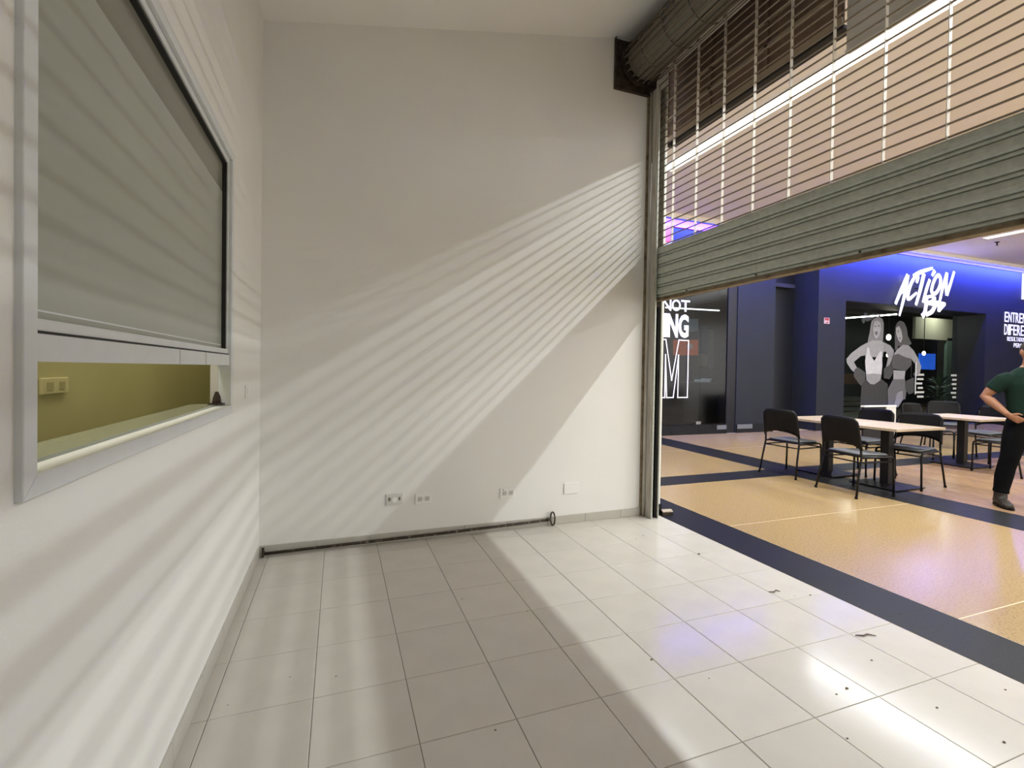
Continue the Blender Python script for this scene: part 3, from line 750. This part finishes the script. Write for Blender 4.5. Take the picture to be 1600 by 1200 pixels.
# ------------------------------------------------------------------ back of the shop's sign outside the shutter
SX = 3.75
sb = empty('sign_backboard', (SX+0.05, -0.15, 3.87), 0, 'dark brown back of a sign hanging outside above the shutter', 'sign')
build('panel', MB().box((SX, -1.09, 3.90), (SX+0.012, 0.79, 4.90)), signbrown, sb)
build('bottom_rail', MB().box((SX-0.02, -1.09, 3.885), (SX, 0.79, 3.93)), signrail, sb)
build('underside', MB().box((SX, -1.09, 3.86), (SX+0.10, 0.79, 3.885)), gasket, sb)
build('cross_rail', MB().box((SX-0.02, -1.09, 4.10), (SX, 0.79, 4.135)), signrail, sb)
build('cross_rail', MB().box((SX-0.015, -1.09, 4.32), (SX, 0.79, 4.345)), signrail, sb)
for yq in (0.77, 0.15, -0.47, -1.07): build('upright', MB().box((SX-0.02, yq-0.015, 3.93), (SX, yq+0.015, 4.90)), signbrown, sb)
build('bracket_arm', MB().box((3.64, 0.63, 3.80), (SX+0.02, 0.66, 3.835)), blackm, sb)
s2 = empty('sign_backboard', (SX+0.05, -2.6, 3.63), 0, 'pale grey back of a sign board beside the dark brown one', 'sign')
build('panel', MB().box((SX+0.02, -4.4, 3.695), (SX+0.04, -1.10, 4.90)), signgrey, s2)
build('bottom_rail', MB().box((SX+0.01, -4.4, 3.68), (SX+0.05, -1.10, 3.70)), signgrey, s2)

# ------------------------------------------------------------------ service window in the left wall
wn = empty('service_window', (XL, (WY0+WY1)/2, WZ0), 0, 'grey aluminium service window with frosted panel and open hatch', 'window')
D = 0.014; fw = 0.045
xo, xi = XL+D, XL-0.05
def wb(name, y0, z0, y1, z1, m, x0=None, x1=None, parent=None, **k):
    return build(name, MB().box((xi if x0 is None else x0, y0, z0), (xo if x1 is None else x1, y1, z1)), m, parent or wn, **k)
# mitred outer frame
def member(name, quad, m):    # quad in (y,z)
    return build(name, MB().prism([(xi, y, z) for y, z in quad], (xo-xi, 0, 0)), m, wn, bevel=0.003)
member('frame_side', [(WY0,WZ0),(WY0+fw,WZ0+fw),(WY0+fw,WZ1-fw),(WY0,WZ1)], alum)
member('frame_side', [(WY1,WZ0),(WY1-fw,WZ0+fw),(WY1-fw,WZ1-fw),(WY1,WZ1)], alum)
member('frame_bottom', [(WY0,WZ0),(WY1,WZ0),(WY1-fw,WZ0+fw),(WY0+fw,WZ0+fw)], alum)
member('frame_top', [(WY0,WZ1),(WY1,WZ1),(WY1-fw,WZ1-fw),(WY0+fw,WZ1-fw)], alum)
iy0, iy1, iz1 = WY0+fw, WY1-fw, WZ1-fw
# meeting rail and sash
wb('hatch_rail', iy0, 1.452, iy1, 1.508, alum, x1=XL+0.004, bevel=0.002)
for yq in (-1.34, -0.98): wb('rail_joint', yq, 1.453, yq+0.012, 1.507, plasticg, x0=XL+0.004, x1=XL+0.006)
wb('gasket_line', iy0, 1.508, iy1, 1.514, gasket, x1=XL+0.001)
sash = empty('sash', Vector((XL, (iy0+iy1)/2, 1.514))-wn.location); sash.parent = wn
def sb_(name, y0, z0, y1, z1, m, x0, x1): 
    o = build(name, MB().box((x0, y0, z0), (x1, y1, z1)), m, sash); return o
wb('sash_rail', iy0+0.004, 1.514, iy1-0.004, 1.538, alum, x1=XL-0.002)
wb('sash_rail', iy0+0.004, iz1-0.03, iy1-0.004, iz1-0.004, alum, x1=XL-0.002)
wb('sash_stile', iy0+0.004, 1.538, iy0+0.02, iz1-0.03, alum, x1=XL-0.002)
wb('sash_stile', iy1-0.03, 1.538, iy1-0.004, iz1-0.03, alum, x1=XL-0.002)
bpy.data.objects.remove(sash)
wb('seal', iy1-0.042, 1.538, iy1-0.03, iz1-0.03, gasket, x1=XL-0.008)
wb('seal', iy0+0.02, iz1-0.04, iy1-0.042, iz1-0.03, gasket, x1=XL-0.008)
pn = wb('pane', iy0+0.02, 1.538, iy1-0.042, iz1-0.04, pane, x0=XL-0.035, x1=XL-0.028)
wb('frosted_film', iy0+0.021, 1.539, iy1-0.043, 2.365, film, x0=XL-0.028, x1=XL-0.0265)
wb('film_edge', iy0+0.03, 1.556, iy1-0.06, 1.560, alum, x0=XL-0.0265, x1=XL-0.025)
# sill, reveal, latch
wb('sill', iy0, WZ0+0.02, iy1, WZ0+fw, plasticg, x0=XL-0.19, x1=xi)
wb('glass_ledge', iy0, WZ0+fw, iy1, WZ0+fw+0.008, mat('ledge_glass', rgb(150,156,140), 0.15), x0=XL-0.17, x1=XL-0.05)
wb('reveal', iy1, WZ0+fw, iy1+0.01, 1.452, plasticg, x0=XL-0.085, x1=xi)
la = empty('latch', (XL-0.045, iy1-0.03, WZ0+fw+0.008), 0, 'small dark metal latch on the hatch sill at its right end', 'latch')
build('base', MB().box((XL-0.085, iy1-0.05, WZ0+fw+0.008), (XL-0.015, iy1-0.002, WZ0+fw+0.014)), rustdark, la)
build('catch', MB().prism([(XL-0.07, iy1-0.03, WZ0+fw+0.014),(XL-0.03, iy1-0.03, WZ0+fw+0.014),(XL-0.035, iy1-0.03, WZ0+fw+0.05),(XL-0.045, iy1-0.03, WZ0+fw+0.075),(XL-0.055, iy1-0.03, WZ0+fw+0.075),(XL-0.065, iy1-0.03, WZ0+fw+0.045)], (0, 0.022, 0)), rustdark, la)

# room behind the hatch
KX = -0.80
struct('wall_kitchen', MB().box((KX-0.1, -4.2, 0), (KX, 2.6, 3.0)), olive, 'olive green wall seen through the hatch')
struct('wall_kitchen_side', MB().box((KX, 2.5, 0), (XL-0.09, 2.6, 3.0)).box((KX, -4.3, 0), (XL-0.09, -4.2, 3.0)).box((XL-0.155, YB+0.17, 0), (XL-0.09, 2.5, 3.0)), olive, 'olive side walls of the room behind the hatch')
struct('floor_kitchen', MB().box((KX-0.1, -4.3, -0.1), (XL-0.09, 2.6, 0.0)), tilem, 'tiled floor of the room behind the hatch')
struct('ceiling_kitchen', MB().box((KX-0.1, -4.3, 3.0), (XL-0.09, 2.6, 3.1)), ceilm, 'ceiling of the room behind the hatch')
tag(build('kitchen_fill_lamp', MB().box((KX+0.25, -4.0, 2.95), (KX+0.5, 2.2, 2.995)), warmfill), 'warm fill lamp added out of view behind the hatch', 'light')  # unseen lamp added to brighten the olive wall

# ------------------------------------------------------------------ electrical plates
def plate_x(name, x0, x1, z0, z1, lab, kind, m=plastic):
    """on the back wall"""
    t = empty(name, ((x0+x1)/2, YB, z0), 0, lab, 'outlet' if kind != 'blank' else 'cover plate')
    build('cover', MB().box((x0, YB-0.009, z0), (x1, YB, z1)), m, t, bevel=0.003)
    cx, cz, W_, H_ = (x0+x1)/2, (z0+z1)/2, x1-x0, z1-z0
    if kind == 'double':
        for s_ in (-1, 1):
            o = build('socket', MB().box((cx+s_*W_*0.22-W_*0.15, YB-0.0105, cz-H_*0.24), (cx+s_*W_*0.22+W_*0.15, YB-0.009, cz+H_*0.24)), plasticg, t)
            for q_ in (-1, 1): build('slot', MB().box((cx+s_*W_*0.22+q_*W_*0.06-0.002, YB-0.0112, cz-H_*0.11), (cx+s_*W_*0.22+q_*W_*0.06+0.002, YB-0.0104, cz+H_*0.14)), slotm, o)
        build('screw', MB().lathe([(0.003, YB-0.0105),(0.003, YB-0.008)], (cx, 0, cz), 8, 'y'), slotm, t)
    if kind == 'phone':
        build('dial', MB().lathe([(0.022, YB-0.012),(0.022, YB-0.009)], (cx, 0, cz-0.005), 16, 'y'), plastic, t)
        for s_ in (-1, 1): build('clip', MB().box((cx+s_*W_*0.3-0.008, YB-0.0112, cz-0.012), (cx+s_*W_*0.3+0.008, YB-0.009, cz+0.016)), slotm, t)
    return t
plate_x('wall_outlet', 0.87, 1.007, 0.312, 0.403, 'grey data outlet, leftmost plate low on the back wall', 'phone', plasticg)
plate_x('wall_outlet', 1.112, 1.25, 0.297, 0.386, 'white double socket just right of the grey data outlet', 'double')
o3 = plate_x('wall_outlet', 1.87, 2.014, 0.288, 0.38, 'white double socket at the edge of the shutter shadow', 'double')
build('knockout_hole', MB().lathe([(0.005, YB-0.0105),(0.005, YB-0.008)], (1.90, 0, 0.366), 8, 'y'), gasket, o3)
plate_x('cover_plate', 2.512, 2.665, 0.28, 0.383, 'blank white cover plate in the sunlit-looking bright patch', 'blank')['label'] = 'blank white cover plate in the bright patch of back wall'
t = empty('light_switch', (XL, 0.04, 1.24), 0, 'white wall switch between the service window and the corner', 'switch')
build('cover', MB().box((XL, -0.02, 1.245), (XL+0.01, 0.10, 1.325)), plastic, t, bevel=0.003)
build('rocker', MB().box((XL+0.01, 0.02, 1.262), (XL+0.014, 0.06, 1.308)), plastic, t, bevel=0.002)
# outlet on olive wall
a, b = at(60, 591, 0, KX), at(102, 613, 0, KX)
t = empty('wall_outlet', (KX, (a.y+b.y)/2, b.z), 0, 'cream outlet on the olive wall behind the hatch', 'outlet')
ocm = mat('cream_plastic', rgb(196,188,140), 0.4)
build('cover', MB().box((KX, a.y, b.z), (KX+0.014, b.y, a.z)), ocm, t, bevel=0.003)
for s_ in (-1, 1):
    build('socket', MB().box((KX+0.014, (a.y+b.y)/2+s_*0.05-0.025, b.z+0.02), (KX+0.017, (a.y+b.y)/2+s_*0.05+0.025, a.z-0.02)), mat('cream_socket', rgb(160,152,108), 0.5), t)

# ------------------------------------------------------------------ hooked pole lying along the back wall
ph = empty('shutter_pole', (1.15, YB-0.05, 0), 0, 'long rusty shutter pole with end loop lying along the baseboard', 'pole')
build('rod', MB().tube([(-0.03, YB-0.045, 0.028), (0.6, YB-0.042, 0.034), (1.3, YB-0.040, 0.040), (2.0, YB-0.036, 0.052), (2.345, YB-0.034, 0.060)], 0.0115, 10), pole, ph, smooth=True)
lp = [Vector((2.385+0.022*math.cos(2*PI*k/24), YB-0.036+0.006*math.sin(2*PI*k/24), 0.068+0.060*math.sin(2*PI*k/24))) for k in range(24)]
build('loop', MB().tube(lp, 0.0075, 8, closed=True), pole, ph, smooth=True)
build('collar', MB().tube([(2.32, YB-0.034, 0.059), (2.365, YB-0.034, 0.061)], 0.014, 8), pole, ph, smooth=True)
build('hook', MB().tube([(-0.02, YB-0.045, 0.03), (-0.035, YB-0.045, 0.05), (-0.035, YB-0.045, 0.075), (-0.033, YB-0.05, 0.02), (-0.035, YB-0.06, 0.008)], 0.009, 8), pole, ph, smooth=True)

# ------------------------------------------------------------------ bits on the floor
deb = mat('floor_debris', rgb(104,90,72), 0.9, var=0.3, scale=60)
specks = [(1018,1031,.010),(1092,866,.016),(1005,837,.008),(994,842,.007),(1323,1076,.011),(1307,1085,.007),(1362,1032,.008),(1464,1106,.008),(1569,1160,.009),(1571,1078,.007),(1324,1154,.007),(1266,930,.009),(1108,1060,.005),(1242,931,.005),(453,1058,.004),(525,1057,.005),(356,1102,.004),(722,936,.006),(774,1141,.006),(824,955,.006)]
for px, py, r in specks:
    r *= 0.75
    c = at(px, py, 2, 0); mb = MB(); mb.ball((0,0,0), 1, 7, 5)
    mb.v = [Vector((v.x*r*(1+.5*noise.noise(v*2+c)), v.y*r*.7*(1+.5*noise.noise(v*2-c)), v.z*r*.35+r*.3)) + c for v in mb.v]
    tag(build('dirt_speck', mb, deb), 'tiny dark dirt crumb on the white floor tiles', 'debris', 'dirt crumbs on the tiles')
c = at(1352, 994, 2, 0)
tag(build('twig', MB().tube([c+Vector((-.05,.02,.004)), c+Vector((-.015,.0,.006)), c+Vector((.02,.004,.006)), c+Vector((.055,-.022,.004))], [.003,.004,.004,.002], 6), deb), 'thin brown twig lying on the tiles near the threshold', 'twig')
c = at(1210, 925, 2, 0)
tag(build('leaf_scrap', MB().tube([c+Vector((-.04,.01,.003)), c+Vector((-.01,-.008,.006)), c+Vector((.02,.008,.006)), c+Vector((.04,-.01,.003))], [.002,.004,.004,.002], 6), deb), 'curled dry leaf scrap on the tiles near the threshold', 'leaf')
c = at(1038, 803, 2, 0)
t = empty('wooden_wedge', c, 0, 'small beige wooden wedge on the dark threshold by the jamb', 'wedge')
build('block', MB().prism([c+Vector((-.05,-.04,0.0)), c+Vector((.06,-.06,0.0)), c+Vector((.10,.02,0.0)), c+Vector((-.01,.04,0.0))], (0,0,.03)), rustdark, t)
build('top', MB().prism([c+Vector((-.05,-.04,0.03)), c+Vector((.06,-.06,0.03)), c+Vector((.10,.02,0.03)), c+Vector((-.01,.04,0.03))], (0,0,.008)), mat('beige_wood', rgb(190,176,150), 0.6, var=0.15, scale=20), t)

# ------------------------------------------------------------------ cafe tables
def cafe_table(x, y, sx, sy_, label):
    t = empty('cafe_table', (x, y, 0), 0, label, 'table', 'cafe tables on the timber floor')
    B = lambda n, mb, m, **k: build(n, mb, m, t, local=True, **k)
    B('tabletop', MB().box((-sx/2, -sy_/2, 0.772), (sx/2, sy_/2, 0.805)), tabletop, bevel=0.003)
    B('top_bracket', MB().box((-0.2, -0.03, 0.757), (0.2, 0.03, 0.772)).box((-0.03, -0.2, 0.757), (0.03, 0.2, 0.772)), blackm)
    B('column', MB().box((-0.052, -0.052, 0.03), (0.052, 0.052, 0.76)), blackm, bevel=0.006)
    B('base_plate', MB().add([(-.29,-.29,.012),(.29,-.29,.012),(.29,.29,.012),(-.29,.29,.012),(-.29,-.29,.02),(.29,-.29,.02),(.29,.29,.02),(-.29,.29,.02),(-.09,-.09,.036),(.09,-.09,.036),(.09,.09,.036),(-.09,.09,.036)],
        [(0,3,2,1),(0,1,5,4),(1,2,6,5),(2,3,7,6),(3,0,4,7),(4,5,9,8),(5,6,10,9),(6,7,11,10),(7,4,8,11),(8,9,10,11)]), blackm)
    for sx_ in (-1, 1):
        for s2_ in (-1, 1): B('foot', MB().lathe([(.02,0),(.02,.012)], (sx_*.26, s2_*.26, 0), 10), black)
    return t
cafe_table(7.33, 0.72, 0.95, 0.78, 'pale topped cafe table nearest the person-free front corner, black column')['label'] = 'pale topped cafe table nearest the shutter opening, at the front of its row'
cafe_table(7.33, 1.52, 0.95, 0.78, 'pale topped cafe table behind the nearest one in the same row')
cafe_table(10.2, 1.32, 0.95, 0.90, 'pale topped cafe table beside the standing person')

# ------------------------------------------------------------------ cafe chairs
def cafe_chair():
    t = empty('cafe_chair', (0,0,0), 0)
    B = lambda n, mb, m, **k: build(n, mb, m, t, local=True, **k)
    r = 0.0125
    for s_ in (-1, 1):
        y = s_*0.255
        # front leg bending into the seat rail
        B('front_leg', MB().tube([(0.262,y*1.03,0),(0.260,y*1.01,0.25),(0.258,y,0.43),(0.245,y,0.462),(0.215,y,0.475),(0.0,y,0.475),(-0.21,y,0.475)], r, 8), blackm, smooth=True)
        B('rear_leg', MB().tube([(-0.305,y*1.10,0),(-0.262,y*1.04,0.25),(-0.215,y,0.475),(-0.225,y*0.98,0.60),(-0.262,y*0.94,0.80),(-0.275,y*0.93,0.86)], r, 8), blackm, smooth=True)
        B('side_rail', MB().tube([(0.265,y,0.42),(-0.228,y*1.01,0.42)], 0.009, 6), blackm, smooth=True)
    B('stretcher', MB().tube([(-0.228,-0.258,0.42),(-0.228,0.258,0.42)], 0.009, 6), blackm, smooth=True)
    B('stretcher', MB().tube([(0.22,-0.255,0.43),(0.22,0.255,0.43)], 0.009, 6), blackm, smooth=True)
    # seat: shell and cushion with rounded corners
    def rr(a, b, r_, n=5):
        pts = []
        for (cx, cy, a0) in ((a-r_, b-r_, 0), (-a+r_, b-r_, PI/2), (-a+r_, -b+r_, PI), (a-r_, -b+r_, 1.5*PI)):
            for i in range(n+1): pts.append((cx+r_*math.cos(a0+i/n*PI/2), cy+r_*math.sin(a0+i/n*PI/2)))
        return pts
    def pad(a, b, r_, z0, z1, dish):
        P = rr(a, b, r_); n = len(P); mb = MB(); vs = []
        for (sc, z) in ((0.94, z0), (1.0, z0+0.008), (1.0, z1-0.010), (0.95, z1), (0.5, z1-dish)):
            vs += [(x*sc+0.015, y*sc, z-(0.012 if x > a*.7 and z > z0 else 0)) for x, y in P]
        vs.append((0.015, 0, z1-dish)); fs = [tuple(range(n-1,-1,-1))]
        for l_ in range(4):
            for i in range(n): fs.append((l_*n+i, l_*n+(i+1) % n, (l_+1)*n+(i+1) % n, (l_+1)*n+i))
        for i in range(n): fs.append((4*n+i, 4*n+(i+1) % n, 5*n))
        return mb.add(vs, fs)
    B('seat', pad(0.245, 0.245, 0.07, 0.475, 0.500, 0.0), black, smooth=True)
    B('cushion', pad(0.228, 0.228, 0.065, 0.498, 0.520, 0.006), seatm, smooth=True)
    # backrest: curved shell, arched lower edge, rounded top corners
    mb = MB(); nu, nv = 14, 8; vs = []
    def bp(u, v, off):           # u -1..1 across, v 0..1 up
        hw = 0.268-0.016*v
        if v > 0.8: hw -= 0.05*((v-0.8)/0.2)**2.2
        lo = 0.585+0.055*(1-u*u)**0.7 - 0.02*abs(u)**4
        z = lo+(0.955-0.010*abs(u)**3-lo)*v
        x = -0.222-0.16*(z-0.56)-0.045*(1-u*u)*0.8+0.0
        return (x+off, hw*u, z)
    for off in (0.011, -0.011):
        for j in range(nv+1):
            for i in range(nu+1): vs.append(bp(-1+2*i/nu, j/nv, off))
    n1 = (nu+1)*(nv+1); fs = []
    for s_ in (0, 1):
        for j in range(nv):
            for i in range(nu):
                q_ = [s_*n1+j*(nu+1)+i, s_*n1+j*(nu+1)+i+1, s_*n1+(j+1)*(nu+1)+i+1, s_*n1+(j+1)*(nu+1)+i]
                fs.append(tuple(q_ if s_ == 0 else q_[::-1]))
    bord = [i for i in range(nu+1)]+[(j)*(nu+1)+nu for j in range(1, nv+1)]+[nv*(nu+1)+i for i in range(nu-1, -1, -1)]+[j*(nu+1) for j in range(nv-1, 0, -1)]
    for k in range(len(bord)):
        a_, b_ = bord[k], bord[(k+1) % len(bord)]; fs.append((a_, a_+n1, b_+n1, b_))
    B('backrest', mb.add(vs, fs), black, smooth=True)
    for s_ in (-1, 1):
        for (x_, y_) in ((0.262, 0.2627), (-0.305, 0.2805)): B('foot_cap', MB().lathe([(0.016,0),(0.016,0.03)], (x_, s_*y_, 0), 8), black)
    return t
proto = cafe_chair()
G = 'cafe chairs around the tables'
chairs = [
 (6.70, 1.60, 4, 'black cafe chair at the left end of the row, over the dark band crossing'),
 (6.56, 0.60, -8, 'black cafe chair with its back to the shutter at the nearest table'),
 (7.66, 0.66, 186, 'black cafe chair facing the nearest table, back turned to the standing person'),
 (7.86, 1.38, 176, 'black cafe chair half hidden behind the nearest tables'),
 (10.55, 2.00, -94, 'black cafe chair on the far side of the table beside the person'),
 (11.05, 1.45, 172, 'black cafe chair at the right side of the table beside the person'),
 (12.15, 2.55, 215, 'black cafe chair standing farthest back near the gym front'),
 (10.02, 0.72, 92, 'black cafe chair tucked under the table right behind the person'),
]
for i, (x, y, a, lab) in enumerate(chairs):
    o = proto if i == 0 else copy_tree(proto)
    o.location = (x, y, 0); o.rotation_euler.z = math.radians(a)
    tag(o, lab, 'chair', G)

# white-rimmed stand behind the chairs
a = at(1351, 634, 1, 3.2); b = at(1401, 634, 1, 3.2)
t = empty('side_stand', ((a.x+b.x)/2, 3.4, 0), 0, 'low dark stand with a white rim behind the cafe chairs', 'stand')
build('rim', MB().box((a.x, 3.2, a.z-0.03), (b.x, 3.28, a.z)), plastic, t)
build('body', MB().box((a.x+0.03, 3.23, 0.0), (b.x-0.3, 3.27, a.z-0.03)), facaded, t)
build('side_panel', MB().box((b.x-0.3, 3.21, 0.0), (b.x, 3.275, a.z-0.03)), plasticg, t)

# ------------------------------------------------------------------ person at the right edge
def loft(mb, pts, n=14):
    """pts: list of (pos, rx, ry, [xdir]); rings perpendicular to the path, capped"""
    P = [Vector(p[0]) for p in pts]; m = len(P); rings = []
    for i in range(m):
        t_ = (P[min(i+1, m-1)]-P[max(i-1, 0)]).normalized()
        xd = Vector(pts[i][3]) if len(pts[i]) > 3 else Vector((1, 0, 0))
        x = (xd-t_*xd.dot(t_))
        if x.length < 1e-3: x = Vector((0,1,0))-t_*t_.y
        x.normalize(); y = t_.cross(x)
        rings.append([P[i]+x*pts[i][1]*math.cos(2*PI*k/n)+y*pts[i][2]*math.sin(2*PI*k/n) for k in range(n)])
    vs = [v for r_ in rings for v in r_]; fs = []
    for i in range(m-1):
        for k in range(n): fs.append((i*n+k, i*n+(k+1) % n, (i+1)*n+(k+1) % n, (i+1)*n+k))
    fs += [tuple(range(n-1,-1,-1)), tuple(range((m-1)*n, m*n))]
    return mb.add(vs, fs)
pe = empty('person', (7.73, -0.47, 0), math.radians(-38), 'person in dark green t-shirt, black trousers and boots, hand on hip, at the right edge', 'person')
def organic(name, mb, m, vox, smooth_it=4, parent=pe):
    o = build(name, mb, m, parent, local=True, smooth=True)
    r_ = o.modifiers.new('remesh', 'REMESH'); r_.mode = 'VOXEL'; r_.voxel_size = vox; r_.use_smooth_shade = True
    s_ = o.modifiers.new('smooth', 'SMOOTH'); s_.iterations = smooth_it; s_.factor = 0.5
    return o
# body (skin): head, neck, torso, arms, hands, legs as one surface
bd = MB()
loft(bd, [((0,.01,.93),.158,.105),((0,.01,1.05),.155,.10),((0,.01,1.2),.175,.115),((0,.005,1.38),.20,.125),((0,.01,1.50),.19,.10),((0,.015,1.56),.10,.075),((0,.01,1.60),.062,.064),((0,0,1.67),.058,.06)], 18)
bd.ball((0,-.012,1.745), (.080,.100,.118), 18, 14); loft(bd, [((0,-.035,1.655),.045,.05),((0,-.03,1.70),.062,.075),((0,-.02,1.76),.075,.088)], 14)
loft(bd, [((0,-.100,1.775),.009,.01),((0,-.118,1.735),.013,.014),((0,-.112,1.722),.018,.012)], 8)          # nose
for s_ in (-1, 1):
    bd.ball((s_*.083,.005,1.742), (.012,.022,.034), 8, 8)                                                     # ears
    bd.ball((s_*.033,-.098,1.688), (.02,.012,.008), 8, 6)                                                     # lips
    loft(bd, [((s_*.09,.005,.95),.078,.10),((s_*.125,-.005,.78),.080,.090),((s_*.165,-.015,.56),.060,.066),((s_*.185,0,.45),.056,.062),((s_*.20,.012,.33),.054,.060),((s_*.218,.01,.20),.042,.046),((s_*.225,.008,.07),.036,.040)], 12)
# right arm (his right = -x): elbow out, hand on hip
def arm(S, E_, W):
    S, E_, W = Vector(S), Vector(E_), Vector(W)
    loft(bd, [(S,.050,.050),(S.lerp(E_,.3),.058,.058),(S.lerp(E_,.75),.052,.052),(E_,.046,.046),(E_.lerp(W,.25),.050,.050),(E_.lerp(W,.7),.038,.036),(W,.030,.026)], 12)
arm((-.225,.005,1.465), (-.355,.08,1.235), (-.245,-.105,1.045))
arm((.225,.005,1.465), (.330,.06,1.20), (.335,-.06,.93))
def hand(W, d, up, curl):
    """palm from wrist W along d; up = back-of-hand normal; five fingers, thumb leaves the side of the palm"""
    W = Vector(W); d = Vector(d).normalized(); up = Vector(up).normalized(); sd = d.cross(up).normalized()
    loft(bd, [(W,.026,.018,sd),(W+d*.04,.036,.015,sd),(W+d*.09,.040,.013,sd)], 12)
    for k, L_ in enumerate((.072,.082,.077,.060)):
        o_ = sd*(-.030+.020*k); p0 = W+d*.085+o_; a1 = p0+d*L_*.45-up*curl*.2*L_; a2 = a1+d*L_*.3-up*curl*.55*L_; a3 = a2+d*L_*.12-up*curl*.6*L_
        loft(bd, [(p0,.0095,.0095,sd),(a1,.0092,.009,sd),(a2,.0085,.0082,sd),(a3,.006,.006,sd)], 8)
    p0 = W+d*.035-sd*.032; a1 = p0-sd*.026+d*.028; a2 = a1-sd*.006+d*.032
    loft(bd, [(p0,.013,.013,up),(a1,.011,.011,up),(a2,.008,.008,up)], 8)
hand((-.245,-.105,1.045), (.80,-.15,-.52), (-.35,-.9,-.2), .5)
hand((.335,-.06,.93), (.0,-.12,-1), (1,0,0), .5)
body = organic('body', bd, skin, 0.0065, 3)
# t-shirt
ts = MB()
loft(ts, [((0,.012,.985),.182,.125),((0,.012,1.06),.180,.124),((0,.012,1.2),.194,.133),((0,.005,1.38),.222,.145),((0,.01,1.475),.215,.122),((0,.012,1.535),.150,.098),((0,.012,1.575),.092,.080)], 20)
for S, E_ in (((-.205,.005,1.462), (-.355,.08,1.235)), ((.205,.005,1.462), (.330,.06,1.20))):
    S, E_ = Vector(S), Vector(E_)
    loft(ts, [(S+Vector((-.04 if S.x > 0 else .04,0,0)),.066,.072),(S.lerp(E_,.15),.078,.080),(S.lerp(E_,.45),.079,.079),(S.lerp(E_,.66),.074,.074)], 14)
organic('t_shirt', ts, mat('green_cotton', rgb(22,42,34), 0.9, spec=0.15, var=0.2, scale=9, bump=0.15, bscale=18), 0.011, 4)
# trousers
tr = MB()
loft(tr, [((0,.012,1.03),.178,.122),((0,.012,.95),.188,.132),((0,.012,.86),.185,.13)], 18)
for s_ in (-1, 1):
    loft(tr, [((s_*.09,.005,.95),.100,.122),((s_*.125,-.005,.78),.102,.112),((s_*.165,-.015,.56),.082,.088),((s_*.185,0,.45),.078,.084),((s_*.20,.012,.33),.078,.084),((s_*.218,.01,.20),.066,.072),((s_*.225,.008,.15),.070,.076)], 14)
organic('trousers', tr, mat('black_cloth', rgb(9,9,11), 0.9, spec=0.1, var=0.2, scale=10, bump=0.2, bscale=16), 0.011, 4)
belt = build('belt', MB().lathe([(.176,1.015),(.182,1.02),(.182,1.048),(.176,1.053)], (0,0,0), 24), black, pe, local=True, smooth=True)
for v in belt.data.vertices: v.co.y = v.co.y*0.70+0.012
# boots
for s_ in (-1, 1):
    bt = MB(); ax, ay = s_*.225, .01; tx_, ty_ = s_*.03, -1
    loft(bt, [((ax,ay,.20),.058,.064),((ax,ay,.12),.056,.064),((ax,ay+.005,.06),.056,.075)], 14)
    loft(bt, [((ax,ay+.075,.055),.036,.045),((ax,ay,.062),.050,.055),((ax+s_*.012,ay-.09,.055),.052,.045),((ax+s_*.02,ay-.165,.042),.050,.034),((ax+s_*.022,ay-.205,.036),.034,.024)], 14)
    b_ = organic('boot', bt, mat('boot_leather', rgb(44,38,32), 0.5, var=0.25, scale=14), 0.009, 3)
    so = MB(); P = []
    for k in range(18):
        a_ = 2*PI*k/18; P.append((ax+s_*.010+.056*math.cos(a_)*(1 if math.sin(a_) < .2 else .85), ay-.068+.155*math.sin(a_), 0.0))
    build('boot_sole', so.prism(P, (0,0,.026)), black, pe, local=True)
# hair: short cap; eyes
hr = MB(); hr.ball((0,.010,1.768), (.084,.098,.106), 18, 14)
hr.v = [Vector((v.x, max(v.y, -.045) if v.z < 1.80 else v.y, max(v.z, 1.745))) for v in hr.v]
build('hair', hr, mat('short_hair', rgb(48,38,32), 0.8, var=0.3, scale=40), pe, local=True, smooth=True)
for s_ in (-1, 1):
    e_ = build('eye', MB().ball((s_*.032,-.094,1.752), .0125, 10, 8), mat('eye_white', rgb(220,214,205), 0.3), pe, local=True, smooth=True)
    build('iris', MB().ball((s_*.032,-.103,1.752), .006, 8, 6), black, e_, local=True, smooth=True)
    build('eyebrow', MB().tube([(s_*.014,-.106,1.774),(s_*.032,-.108,1.780),(s_*.052,-.094,1.774)], .004, 6), mat('short_hair', rgb(48,38,32)), pe, local=True, smooth=True)
